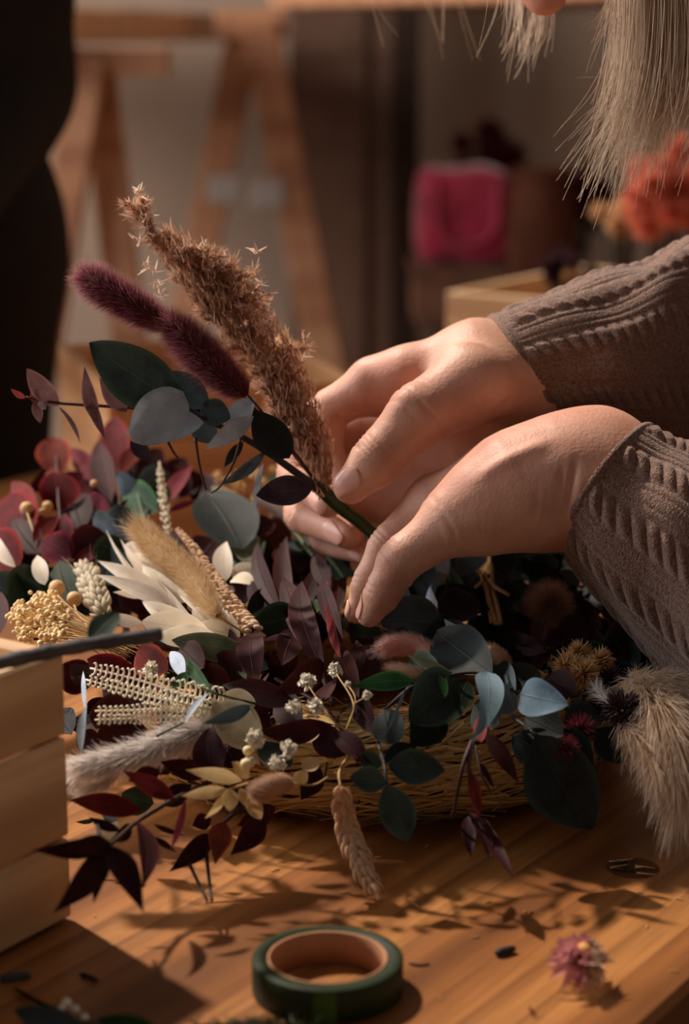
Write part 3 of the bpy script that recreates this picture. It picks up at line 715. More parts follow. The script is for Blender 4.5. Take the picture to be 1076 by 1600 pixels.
    nail(fR, P(558, 860, 1.04), vc(.85, .35), None, vc(-.15, .2, 1), .0105, .009)
    nail(fR, P(497, 780, 1.03), vc(.85, .45), None, vc(-.3, .15, 1), .0115, .0095)
    nail(fL, P(570, 951, .935), vc(-.45, .85), None, vc(-.95, -.45, .35), .0115, .0085)
    nail(fL, P(551, 957, .96), vc(-.35, .9), None, vc(-.95, -.35, .1), .0100, .0075)
    # --- sweater: trunk and upper arms in one surface, knitted forearm sleeves on it
    pieces = []
    def sweat(p):
        d = body(p, .014, False); d = np.maximum(d, -(cone(p, neck, O, .055, .07)))
        d = np.maximum(d, -(np.linalg.norm(p-wrL, axis=1)-.05)); d = np.maximum(d, -(np.linalg.norm(p-wrR, axis=1)-.05)); return d
    Vs, Fs = surface(sweat, (.12, .55, .72), (.95, 1.5, 1.42), .007); pieces.append((Vs, Fs, np.zeros((len(Vs), 2))))
    def sleeve(keys, n_ax, n_th, ncab, ph, seed, rot=0):
        K = []
        for (cx, cy, Y, ux, uy, nx, nY) in keys:
            c = P(cx, cy, Y); u = P(cx+ux, cy+uy, Y)-c; n = P(cx+nx, cy, Y+nY)-c; K.append(np.concatenate([c, u, n]))
        S = crv(K, n_ax); r = np.random.default_rng(seed)
        th = np.arange(n_th)/n_th*2*PI
        Ls = np.concatenate([[0], np.cumsum(np.linalg.norm(np.diff(S[:, :3], axis=0), axis=1))])
        C0 = S[:, None, :3]; Uv = S[:, None, 3:6]; Nv = S[:, None, 6:9]
        co = np.cos(th)[None, :, None]; si = np.sin(th)[None, :, None]
        base = C0+Uv*co+Nv*si; out = Uv*co+Nv*si; out /= np.linalg.norm(out, axis=2)[..., None]
        t = Ls[:, None]; cc = (th[None]/(2*PI)*ncab+ph) % 1*2-1     # across one repeat
        Pd = .0078; cabw = .34; s = cc/cabw
        env = np.exp(-(np.abs(s)/1.0)**5); rope = np.abs(np.cos(PI*t/Pd-1.25*np.clip(s, -1.3, 1.3)))**.8
        cab = env*rope*.0021; hole = -.0008*np.exp(-((np.abs(s)-1.15)/.2)**2)*(1-rope)
        groove = -.0006*(np.exp(-((np.abs(s)-1.5)/.16)**2))-.0005*(np.exp(-((np.abs(s)-2.3)/.14)**2)); rib = 0
        fold = .0022*np.sin(th[None]*3+t*70+seed)*np.clip(t/.05, 0, 1)+.0012*np.sin(th[None]*5-t*120)*np.clip(t/.04, 0, 1)
        hem = .0009*np.exp(-((t-.0018)/.0016)**2)
        st = .00014*np.cos(t*2*PI/.0019)*np.cos(th[None]*ncab*22)
        disp = (cab+hole+groove+rib+st)*np.clip((t-.0035)/.003, 0, 1)+fold+hem+.00006*r.normal(size=(n_ax, n_th))
        W = base+out*disp[..., None]
        inn = [base[i]-out[i]*.0022 for i in (24, 14, 7, 2, 0)]
        inn[-1] = base[0]-out[0]*.0012
        W = np.concatenate([np.stack(inn), W], 0); m = len(W); V = W.reshape(-1, 3)
        i = np.arange(m-1)[:, None]*n_th; j = np.arange(n_th)[None]; j2 = (j+1) % n_th
        F = np.stack([i+j, i+j2, i+n_th+j2, i+n_th+j], -1).reshape(-1, 4)
        U = np.stack([np.tile(th/(2*PI), m), np.repeat(np.linspace(0, 1, m), n_th)], 1)
        pieces.append((V, F, U)); return S
    near = [(944, 757, .957, 66, -97, -30, -.036), (985, 797, .955, 72, -112, -26, -.040), (1030, 834, .95, 62, -140, -16, -.044), (1112, 900, .94, 44, -166, -6, -.050), (1230, 975, .92, 50, -185, 0, -.055), (1400, 1075, .89, 60, -200, 0, -.058)]
    far = [(806, 583, 1.045, -44, -88, 16, -.036), (850, 573, 1.047, -20, -104, 10, -.040), (905, 566, 1.05, 0, -122, 6, -.044), (990, 556, 1.06, 8, -146, 0, -.05), (1076, 545, 1.075, 6, -176, 0, -.055), (1200, 555, 1.10, 10, -190, 0, -.058), (1420, 590, 1.14, 15, -200, 0, -.06)]
    sleeve(near, 400, 400, 9, .18, 1); sleeve(far, 400, 400, 9, .62, 5)
    Vv, Ff, Uu = join_arr(pieces); link('sweater', mesh('sweater', Vv, Ff, Uu), M_KNIT, root)
    Vt, Ft = surface(lambda p: body(p, .012, True, False), (.4, .7, .06), (.95, 1.25, 1.12), .009)
    link('trousers', mesh('trousers', Vt, Ft), plain('denim', col(46, 50, 62), .85, .2, 300), root)
    def shoe(p, s):
        a = np.array([.68, .96+.11*s, .05]); d = cone(p, a, a+[-.16, 0, -.012], .04, .032); d = smin(d, cone(p, a, a+[.01, 0, .06], .042, .045), .02); return np.maximum(d, .004-p[:, 2])
    for s in (-1, 1):
        Vq, Fq = surface(lambda p: shoe(p, s), (.4, .8+.0*s, -.01), (.8, 1.15, .17), .006)
        link('shoe', mesh('shoe', Vq, Fq), plain('shoe_leather', col(50, 36, 28), .5), root)
    # --- hair: a cap over the crown and long strands falling from it
    hm = hair_mat('blonde_hair', col(222, 184, 144), col(255, 238, 212))
    def cap(p):
        d = ell(p, (-.022, 0, .052), (.107, .084, .099)); d = np.maximum(d, -(head_sdf(p)-.001)); cutp = (p@nrm([1, 0, -.25]))-.072; d = np.maximum(d, cutp); return np.maximum(d, -.075-p[:, 2])
    Vc, Fc = surface(cap, (-.15, -.12, -.1), (.12, .12, .17), .003)
    hr = link('hair', mesh('hair', Vc@R+O, Fc), hm, root)
    lines = []
    def lock(a, b, c2, n, sp0, sp1, w0=.00022, seg=14, cut=.25, fray=.004):
        for _ in range(n):
            q = rng.normal(size=3); j = q*np.array([1, 1.2, .2]); a_ = a+j*sp0; b_ = b+j*(sp0+sp1)/2+rng.normal(size=3)*fray*.3; c_ = c2+j*sp1+rng.normal(size=3)*fray*np.array([1, 1, 1.5])
            k = 1-cut*rng.random()**2; pts = crv([a_, b_, c_], seg); pts = pts[:max(4, int(seg*k))]; lines.append((pts, w0*rng.uniform(.7, 1.3)))
    Q = lambda x, y, Y: P(x, y, Y)
    # main curtain, near side of the head
    for (x0, x1, x2, y2, n) in [(985, 975, 935, 285, 90), (1005, 990, 955, 300, 130), (1025, 1012, 972, 285, 150), (1045, 1035, 1000, 258, 150), (1070, 1060, 1030, 230, 150), (1100, 1088, 1062, 212, 150), (1130, 1118, 1095, 205, 120), (1160, 1150, 1125, 205, 120)]:
        lock(Q(x0, -160, 1.02), Q(x1+6, 110, 1.01), Q(x2-6, y2, 1.005), n, .0040, .0085, .00024, 18, .42, .008)
    lock(Q(990, -40, 1.03), Q(975, 120, 1.02), Q(938, 250, 1.01), 60, .003, .009, .0002, 16, .5, .01)
    # forelocks hanging in front of the face
    lock(Q(808, -90, 1.13), Q(816, 20, 1.11), Q(806, 108, 1.10), 34, .0030, .0075, .00022, 14, .5, .005)
    lock(Q(838, -90, 1.13), Q(842, 25, 1.11), Q(808, 125, 1.10), 30, .0014, .0045, .00024, 14, .4)
    lock(Q(800, -90, 1.05), Q(798, 10, 1.03), Q(790, 40, 1.02), 8, .004, .006, .00018, 12, .4)
    lock(Q(975, -60, 1.04), Q(955, 20, 1.03), Q(935, 62, 1.02), 34, .0035, .007, .00025, 12, .4)
    for x0, x1, y1 in [(575, 625, 70), (655, 700, 115), (700, 742, 118), (680, 690, 90)]: lock(Q(x0-15, -120, 1.2), Q(x0+8, -10, 1.2), Q(x1, y1, 1.2), 2, .001, .003, .0002, 12, .1)
    V = []; F = []; U = []; nn = 0
    for pts, w0 in lines:
        v, f_, u = tube(pts, w0*np.linspace(1, .35, len(pts)), 3, False); V.append(v); F.append(np.array(f_)+nn); U.append(u); nn += len(v)
    s_ = link('hair_strands', mesh('hair_strands', np.vstack(V), np.vstack(F), np.vstack(U)), hm, root); s_['kind'] = 'stuff'
    return root
WOMAN = woman()

def bystander():
    """a standing person all in black at the left, cut by the frame"""
    e = P(88, 205, 1.80); ox = e[0]-.195; oy = 1.80
    r = empty('person', (ox, oy, 0), 'person standing all in black at the left edge, out of focus', 'person')
    B = lambda x, y, z: np.array([ox+x, oy+y, z])
    def bd(p, g, top, bot):
        d = None
        def u(e_, k=.04):
            nonlocal d; d = e_ if d is None else smin(d, e_, k)
        if top:
            u(cone(p, B(0, 0, .98), B(0, 0, 1.36), .12+g, .125+g)); u(cone(p, B(-.06, 0, .98), B(-.09, 0, 1.34), .1+g, .09+g)); u(cone(p, B(.06, 0, .98), B(.09, 0, 1.34), .1+g, .09+g))
            u(cone(p, B(-.17, 0, 1.42), B(.17, 0, 1.42), .055+g, .055+g)); u(cone(p, B(0, 0, 1.4), B(0, 0, 1.53), .06+g, .05+g*.5))
            u(cone(p, B(.17, 0, 1.41), B(.145, .03, 1.07), .052+g, .040+g)); u(cone(p, B(.145, .03, 1.07), B(.12, -.17, .98), .044+g, .03+g), .02)
            u(cone(p, B(-.19, 0, 1.41), B(-.24, .03, 1.12), .052+g, .044+g)); u(cone(p, B(-.24, .03, 1.12), B(-.17, -.17, .98), .044+g, .03+g), .02)
        if bot:
            u(cone(p, B(-.06, 0, .96), B(.06, 0, .96), .12+g, .12+g))
            for s in (-1, 1): u(cone(p, B(.09*s, 0, .9), B(.08*s, .01, .5), .09+g, .062+g), .05); u(cone(p, B(.08*s, .01, .5), B(.12*s, .03, .09), .058+g, .042+g), .02)
        return d
    def hands(p):
        d = None
        for s in (-1, 1):
            w_ = B(.13*s if s > 0 else -.18, -.20, .955); e_ = cone(p, w_, w_+[-.02*s, -.06, -.015], .028, .03)
            for k in range(4): e_ = smin(e_, cone(p, w_+[-.02*s+(k-1.5)*.016, -.075, -.02], w_+[-.02*s+(k-1.5)*.017, -.14+.008*abs(k-1.3), -.05], .01, .008), .006)
            e_ = smin(e_, cone(p, w_+[-.03*s, -.03, 0], w_+[-.075*s, -.075, -.02], .013, .009), .008); d = e_ if d is None else np.minimum(d, e_)
        return d
    Vb, Fb = surface(lambda p: smin(bd(p, 0, True, True), hands(p), .01), (ox-.36, oy-.4, .03), (ox+.36, oy+.2, 1.56), .011)
    Rm = np.array([[.3, -.95, 0], [.95, .3, 0], [0, 0, 1]]); Rm = np.stack([nrm(Rm[0]), np.cross([0, 0, 1], nrm(Rm[0])), [0, 0, 1]]); O = B(.0, -.01, 1.64)
    Vh, Fh = surface(head_sdf, (-.14, -.1, -.17), (.14, .1, .15), .004); Vh = Vh@Rm+O
    link('body', mesh('body', np.vstack([Vb, Vh]), np.vstack([Fb, Fh+len(Vb)])), M_SKIN, r)
    bk = plain('black_cloth', col(26, 22, 22), .9, .2, 40, .3, .002)
    V, F = surface(lambda p: bd(p, .018, True, False), (ox-.38, oy-.3, .82), (ox+.38, oy+.22, 1.52), .01); link('shirt', mesh('shirt', V, F), bk, r)
    V, F = surface(lambda p: bd(p, .014, False, True), (ox-.3, oy-.2, .05), (ox+.3, oy+.2, 1.12), .011); link('trousers', mesh('trousers', V, F), bk, r)
    for s in (-1, 1):
        a = B(.12*s, .04, .05)
        V, F = surface(lambda p: np.maximum(smin(cone(p, a, a+[0, -.17, -.01], .04, .034), cone(p, a, a+[0, 0, .05], .044, .048), .02), .004-p[:, 2]), a-[.07, .25, .06], a+[.07, .08, .12], .008)
        link('shoe', mesh('shoe', V, F), bk, r)
    def cap(p):
        d = ell(p, (-.025, 0, .055), (.11, .086, .1)); d = np.maximum(d, -(head_sdf(p)-.001)); return np.maximum(np.maximum(d, (p@nrm([1, 0, -.3]))-.066), -.07-p[:, 2])
    V, F = surface(cap, (-.15, -.12, -.1), (.12, .12, .17), .005); link('hair', mesh('hair', V@Rm+O, F), hair_mat('dark_hair', col(30, 22, 18), col(60, 44, 34)), r)
bystander()
# ---------------------------------------------------------------- plant building blocks
G_W = col
ML = {
 'red':   leaf_mat('leaf_red', col(98, 14, 20), col(148, 28, 30), col(108, 34, 38), col(66, 9, 14), .55, .14),
 'plum':  leaf_mat('leaf_plum', col(60, 19, 25), col(80, 31, 34), col(76, 35, 40), col(40, 13, 18), .45, .15),
 'pinkr': leaf_mat('leaf_rose', col(128, 48, 54), col(150, 70, 72), col(150, 82, 84), col(100, 34, 42), .5, .25),
 'maroon': leaf_mat('leaf_maroon', col(54, 15, 17), col(70, 24, 22), col(66, 28, 28), col(36, 10, 13), .38, .12),
 'rust':  leaf_mat('leaf_rust', col(110, 46, 36), col(136, 62, 48), col(140, 84, 66), col(78, 30, 26), .45, .15),
 'green': leaf_mat('leaf_green', col(38, 54, 40), col(58, 80, 50), col(70, 90, 70), col(26, 38, 30), .4, .1),
 'vivid': leaf_mat('leaf_vivid_green', col(36, 72, 38), col(66, 104, 56), col(90, 130, 80), col(22, 50, 28), .35, .12),
 'olive': leaf_mat('leaf_olive', col(96, 98, 74), col(120, 120, 92), col(134, 134, 108), col(66, 70, 54), .45, .12),
 'blue':  leaf_mat('leaf_blue', col(86, 112, 124), col(100, 124, 130), col(56, 76, 88), col(66, 86, 98), .5, .1, col(116, 138, 150)),
 'silver': leaf_mat('leaf_silver', col(166, 180, 198), col(132, 146, 158), col(206, 214, 226), col(128, 144, 162), .5, .12, col(206, 216, 230)),
 'slate': leaf_mat('leaf_slate', col(66, 78, 84), col(76, 94, 86), col(100, 112, 118), col(44, 54, 60), .45, .1, col(84, 98, 106)),
 'grey':  leaf_mat('leaf_grey_green', col(48, 60, 55), col(60, 78, 60), col(78, 88, 80), col(34, 43, 40), .42, .1),
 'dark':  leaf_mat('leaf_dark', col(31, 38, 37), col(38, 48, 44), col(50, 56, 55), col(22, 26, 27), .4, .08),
 'mauve': leaf_mat('leaf_mauve', col(128, 96, 100), col(150, 116, 118), col(166, 136, 140), col(96, 66, 72), .55, .15),
 'aubergine': leaf_mat('leaf_aubergine', col(62, 48, 56), col(80, 66, 74), col(96, 80, 90), col(42, 32, 40), .38, .08),
 'cream': leaf_mat('leaf_cream', col(248, 238, 220), col(252, 246, 232), col(230, 210, 182), col(238, 220, 194), .5, .3),
 'gold':  leaf_mat('leaf_straw', col(222, 196, 142), col(232, 210, 160), col(196, 160, 104), col(196, 160, 108), .45, .3),
 'skel':  leaf_mat('leaf_bleached', col(176, 164, 136), col(190, 178, 150), col(200, 190, 166), col(140, 128, 104), .55, .3),
}
M_STEM = plain('stem_brown', col(62, 40, 36), .6, .3, 120, .4)
M_STEMG = plain('stem_green', col(62, 78, 48), .5, .25, 120, .3)
M_STEMK = plain('stem_dark', col(52, 48, 46), .6, .3, 120, .5)
M_STRAWS = plain('stem_straw', col(188, 152, 100), .6, .2, 200, .3)
def prof(kind, v):
    if kind == 'round': w = np.sin(PI*np.clip(v, 0, 1)**.86)**.62
    elif kind == 'oval': w = np.sin(PI*v**.92)**.78
    elif kind == 'heart': w = np.clip(np.sin(PI*np.clip(v, 0, 1)**.62), 0, 1)**.7*(1-.12*v)
    elif kind == 'lance': w = np.sin(PI*v**.85)**1.0*(1-.12*v)
    elif kind == 'point': w = np.sin(PI*v**.72)**.85*(1-.35*v**2)
    elif kind == 'petal': w = np.sin(PI*v**1.25)**.8
    else: w = np.sin(PI*v)
    return np.clip(w, .02, 1)
CAMP = np.array([0, 0, TZ+H])
def leaf_geo(b, t, w, roll=0, bend=.12, kind='oval', cup=.18, wave=.02, seed=0, nu=9, nv=15, twist=0, th=.00022):
    """leaf from base point b to tip t in the world; w metres wide; roll turns the blade about its length, 0 = blade towards the lens side"""
    r = np.random.default_rng(seed+11); b = np.asarray(b, float); t = np.asarray(t, float)
    L = np.linalg.norm(t-b); a = (t-b)/L; n = nrm(CAMP-(b+t)/2); n = nrm(n-a*(n@a)); s = np.cross(a, n)
    v = np.linspace(0, 1, nv); u = np.linspace(-1, 1, nu); wv = prof(kind, v)*w/2
    ph = r.uniform(0, 6, 3); asym = r.uniform(-.12, .12)
    Vt = []
    for i in range(nv):
        ro = math.radians(roll+twist*(v[i]-.5)); S = s*math.cos(ro)+n*math.sin(ro); Nn = -s*math.sin(ro)+n*math.cos(ro)
        x = u*wv[i]*(1+asym*np.sign(u)*.5)
        z = cup*w*.5*(np.abs(u)**1.6-.35)*prof(kind, v[i]) + wave*w*np.sin(v[i]*9+ph[0]+u*1.4)*np.abs(u)**1.5
        x = x*(1-.08*abs(cup)*np.abs(u))
        c = b+a*(L*v[i])+Nn*(bend*L*4*v[i]*(1-v[i])*.5)+s*(.04*L*math.sin(v[i]*PI)*math.sin(ph[1]))
        Vt.append(c+np.outer(x, S)+np.outer(z, Nn))
    V = np.vstack(Vt)
    i = np.arange(nv-1)[:, None]*nu; j = np.arange(nu-1)[None]
    F = np.stack([i+j, i+j+1, i+nu+j+1, i+nu+j], -1).reshape(-1, 4)
    U = np.stack([np.tile((u+1)/2, nv), np.repeat(v, nu)], 1)
    return V, F, U
_seed = [0]
def leaf(parent, b, t, w, mat, roll=0, bend=.12, kind='oval', label=None, name='leaf', **kw):
    """b, t: (px, py[, dY]) pixels with a depth offset from the dome, or world points (3-array)"""
    _seed[0] += 1
    def pt(q):
        if isinstance(q, np.ndarray): return q
        return P(q[0], q[1], YB(q[1])+((q[2] if len(q) > 2 else 0)*DS(q[2] if len(q) > 2 else 0)))
    B = pt(b); T = pt(t); wm = w/pxm((B[1]+T[1])/2)
    V, F, U = leaf_geo(B, T, wm, roll, bend, kind, seed=_seed[0], **kw)
    o = link(name, mesh(name, V, F, U), ML[mat], parent)
    if label: o['label'] = label
    return o
_yb = [None]; _ds = [.55]
def YB(py): return Yd(py) if _yb[0] is None else _yb[0]
def DS(d): return _ds[0] if (d < 0 and _yb[0] is None) else 1
def W(px, py, dY=0): return P(px, py, YB(py)+dY*DS(dY))
def stem(parent, pts, r, mat=None, seg=6, name='stem', n=14, taper=.7):
    c = crv([W(*p) for p in pts], n); V, F, U = tube(c, np.linspace(r, r*taper, n), seg)
    me = mesh(name, V, F, U); return link(name, me, mat or M_STEM, parent)
# ---- furry heads (bunny tails)
MF = {
 'cream': fur_mat('tail_cream', col(220, 182, 130), col(252, 236, 200), col(240, 208, 160)),
 'pink': fur_mat('tail_pink', col(244, 184, 168), col(255, 242, 236), col(252, 214, 202), .4),
 'brown': fur_mat('tail_beige', col(186, 144, 116), col(240, 212, 188), col(218, 178, 150)),
 'purple': fur_mat('tail_purple', col(96, 30, 46), col(226, 170, 176), col(150, 74, 86), .4),
 'white': fur_mat('plume_white', col(244, 234, 226), col(252, 248, 244), col(244, 236, 230), .4),
 'ivory': fur_mat('plume_ivory', col(222, 188, 154), col(252, 238, 220), col(240, 218, 194), .4),
 'tan': fur_mat('plume_tan', col(176, 128, 98), col(244, 210, 184), col(222, 176, 144), .4),
 'tanl': fur_mat('plume_light', col(226, 184, 156), col(255, 242, 230), col(244, 218, 198), .4),
 'wheat': fur_mat('wheat_husk', col(236, 194, 152), col(252, 228, 196), col(244, 210, 172), .3),
 'whitewheat': fur_mat('white_husk', col(214, 196, 166), col(244, 234, 212), col(232, 218, 190), .3),
 'golden': fur_mat('spiky_gold', col(186, 126, 66), col(255, 236, 196), col(240, 196, 130), .4),
 'wine': fur_mat('thistle_wine', col(70, 18, 26), col(150, 60, 66), col(108, 34, 42)),
 'black': fur_mat('cone_black', col(26, 10, 12), col(58, 20, 24), col(40, 14, 18), .1),
 'straw': fur_mat('straw', col(226, 184, 112), col(252, 224, 164), col(240, 204, 138), .2),
 'dustpink': fur_mat('everlasting', col(226, 170, 150), col(196, 116, 130), col(222, 150, 154), .3),
}
def tail(parent, ctrl, rpx, mat, n=2600, flen=.3, lean=.7, name='bunny_tail', label=None, tuft=0, wid=.00013, droop=0):
    """fluffy head along a curve (tip first in ctrl reversed: base..tip)"""
    c = crv([W(*p) for p in ctrl], 24); T = np.gradient(c, axis=0); T /= np.linalg.norm(T, axis=1)[:, None]
    R = rpx/pxm(c[:, 1].mean()); t = np.linspace(0, 1, 24); rad = R*.62*np.sin(PI*np.clip(t*.955+.012, 0, 1))**.5
    V, F, U = tube(c, rad, 14); U[:, 1] = .25; parts = [(V, np.array([f for f in F if len(f) == 4]), U)]
    i = rng.uniform(0, 23, n); k = i.astype(int).clip(0, 22); f = (i-k)[:, None]
    ctr = c[k]*(1-f)+c[k+1]*f; ax = nrm_rows(T[k]*(1-f)+T[k+1]*f); rr = rad[k]*(1-f[:, 0])+rad[k+1]*f[:, 0]
    d = rng.normal(size=(n, 3)); d -= ax*(d*ax).sum(1)[:, None]; d = nrm_rows(d)
    tipf = np.clip((i/23-.86)/.14, 0, 1)[:, None]
    D = nrm_rows(d*(1-lean*.5)*(1-.55*tipf)+ax*(lean+.6*tipf)+rng.normal(size=(n, 3))*.13)
    L = R*flen*2*rng.uniform(.6, 1.25, n)*(1+tuft*tipf[:, 0]*rng.random(n))
    Vs, Fs, Us = strands(ctr+d*(rr*.92)[:, None], D, L, wid*rng.uniform(.7, 1.3, n), d*.25+[0, 0, -droop], 3, .12)
    parts.append((Vs, Fs, Us)); V, F, U = join_arr(parts)
    o = link(name, mesh(name, V, F, U), MF[mat], parent)
    if label: o['label'] = label
    return o
def nrm_rows(a): return a/(np.linalg.norm(a, axis=1)[:, None]+1e-12)
def ear(parent, ctrl, wpx, mat, rows=16, awn=.6, name='wheat_ear', awnpx=0, openk=.45):
    """wheat ear: rows of pointed husks left and right of the axis"""
    c = crv([W(*p) for p in ctrl], rows+3); Tn = nrm_rows(np.gradient(c, axis=0)); wm = wpx/pxm(c[:, 1].mean()); parts = []
    step = np.linalg.norm(np.diff(c, axis=0), axis=1).mean()
    V, F, U = tube(c, wm*.08, 6); parts.append((V, np.array([f for f in F if len(f) == 4]), U))
    for i in range(rows+1):
        n = nrm(CAMP-c[i]); s = nrm(np.cross(Tn[i], n)); n = np.cross(s, Tn[i])
        sz = math.sin(PI*(i+2.5)/(rows+5))**.5
        for k in ((-1, 0), (1, 0), (0, .8), (-.55, .6), (.55, .6), (0, -.8)):
            ks = k[0]+rng.uniform(-.15, .15)
            b = c[i]+Tn[i]*(step*.5*(k[1] != 0)+rng.uniform(-.2, .2)*step)+s*ks*wm*.06
            d = nrm(Tn[i]*1.0+s*ks*openk+n*k[1]*openk*.8+rng.normal(size=3)*.06); L = wm*.72*sz*rng.uniform(.85, 1.15)
            v, f, u = husk(b, b+d*L, wm*.30*sz, nrm(s*k[0]+n*(k[1]+.3)))
            parts.append((v, f, u))
            if awnpx and abs(k[1]) < .1 and i > rows*.5:
                v, f, u = strands([b+d*L*.8], [nrm(Tn[i]+d*.35)], [awnpx/pxm(c[0][1])*rng.uniform(.5, 1)], [.00035], [s*ks*.1], 5, .15); parts.append((v, f, u))
    V, F, U = join_arr(parts); return link(name, mesh(name, V, F, U), MF[mat], parent)
def husk(b, t, w, n, seg=6, k=6):
    """closed pointed grain"""
    L = np.linalg.norm(t-b); a = (t-b)/L; n = nrm(n-a*(n@a)); s = np.cross(a, n); v = np.linspace(0, 1, seg+1); r = w/2*np.sin(PI*(v*.96+.02))**.8*(1-.3*v)
    an = np.arange(k)/k*2*PI; V = (b+np.outer(v*L, a))[:, None]+(r[:, None]*np.cos(an))[..., None]*s+(r[:, None]*.6*np.sin(an))[..., None]*n+(.12*L*np.sin(PI*v))[:, None, None]*n
    i = np.arange(seg)[:, None]*k; j = np.arange(k)[None]; j2 = (j+1) % k
    F = np.stack([i+j, i+j2, i+k+j2, i+k+j], -1).reshape(-1, 4); U = np.stack([np.tile(an/(2*PI), seg+1), np.repeat(v, k)], 1)
    return V.reshape(-1, 3), F, U
def bloom(parent, p, rpx, mat, n=90, name='flower', lean=None, wk=.42, lk=1.0, layers=3, label=None, curl=.3):
    """everlasting-like head: pointed bracts in layers round a centre"""
    c = W(*p); R = rpx/pxm(c[1]); ax = nrm(lean if lean is not None else CAMP-c); s = nrm(np.cross(ax, [0.1, .2, 1])); t = np.cross(ax, s); parts = []
    for L in range(layers):
        k = n//layers
        for i in range(k):
            a = 2*PI*(i+.5*L)/k+rng.uniform(-.1, .1); el = (L+.5)/layers*1.35-.25+rng.uniform(-.12, .12)
            d = nrm((math.cos(a)*s+math.sin(a)*t)*math.cos(el)+ax*math.sin(el)); ln = R*lk*(1-.45*L/layers)*rng.uniform(.85, 1.12)
            v, f, u = husk(c+d*R*.12, c+d*ln+ax*ln*curl*.3, R*wk*(1-.3*L/layers), ax, 5, 5); parts.append((v, f, u))
    V, F, U = join_arr(parts); o = link(name, mesh(name, V, F, U), MF[mat], parent)
    if label: o['label'] = label
    return o
def puff(parent, p, rpx, mat, n=1500, name='seed_puff', wid=.0002, squash=(1, 1, 1), lmin=.4, label=None, core=.45):
    c = W(*p); R = rpx/pxm(c[1]); d = nrm_rows(rng.normal(size=(n, 3))); q = np.array(squash)
    V, F, U = strands(c+d*R*core*q, nrm_rows(d+rng.normal(size=(n, 3))*.25), R*(1-core)*rng.uniform(lmin, 1.1, n), wid, None, 3, .15)
    Vc, Fc = lathe([(R*core*math.sin(PI*i/8), -R*core*math.cos(PI*i/8)) for i in range(9)], 12); Uc = np.tile([.5, .1], (len(Vc), 1))
    V, F, U = join_arr([(np.asarray(Vc)*q+c, np.array(Fc), Uc), (V, F, U)])
    o = link(name, mesh(name, V, F, U), MF[mat], parent)
    if label: o['label'] = label
    return o
def ball(parent, p, rpx, mat, name='seed_ball', n=18, rough=.06):
    c = W(*p); R = rpx/pxm(c[1]); V, F = lathe([(max(1e-5, math.sin(PI*i/n)), -math.cos(PI*i/n)) for i in range(n+1)], n+6)
    V = V*R*(1+rough*np.sin(V[:, 2:3]*2+np.arctan2(V[:, 1:2], V[:, 0:1])*9)*.5)+c
    return link(name, mesh(name, V, F), mat, parent)
def floret(parent, p, rpx, mat, n=22, name='floret'):
    n = int(n*1.8)
    """cluster of tiny ruffled petals (statice)"""
    c = W(*p); R = rpx/pxm(c[1]); parts = []
    for i in range(n):
        d = nrm(rng.normal(size=3)+nrm(CAMP-c)*.9); s = nrm(np.cross(d, rng.normal(size=3))); b = c+d*R*.25; t = c+d*R*rng.uniform(.75, 1.1)
        V, F, U = leaf_geo(b, t+s*R*.2, R*.5, rng.uniform(0, 180), .3, 'petal', .9, .35, int(rng.integers(1e6)), 5, 5); parts.append((V, F, U))
    V, F, U = join_arr(parts); return link(name, mesh(name, V, F, U), mat, parent)
M_FLO = plain('statice_petal', col(252, 242, 224), .6, .08, 300, .3)
M_FLOC = plain('rice_flower', col(238, 210, 160), .6, .12, 300, .3)
M_BALL = plain('seed_tan', col(222, 180, 128), .6, .2, 250, .8)
def sprig(name, at, label): return empty(name, W(*at), label, None, None, WREATH)
def S(name, at, label, leaves, stems=(), mat=None):
    """a sprig: leaves as (b, t, w, mat, roll, bend, kind[, extra dict])"""
    sp = sprig(name, at, label)
    for L in leaves:
        kw = L[7] if len(L) > 7 else {}
        leaf(sp, L[0], L[1], L[2], L[3], L[4], L[5], L[6], **kw)
    for s_ in stems: stem(sp, s_[0], s_[1], s_[2] if len(s_) > 2 else mat)
    return sp
WREATH = empty('wreath', (.01, 1.02, TZ), 'straw wreath being covered with eucalyptus, bunny tails and dried flowers', 'wreath')
RC = np.array([.014, 1.015, TZ+.028]); RR, RT = .108, .026

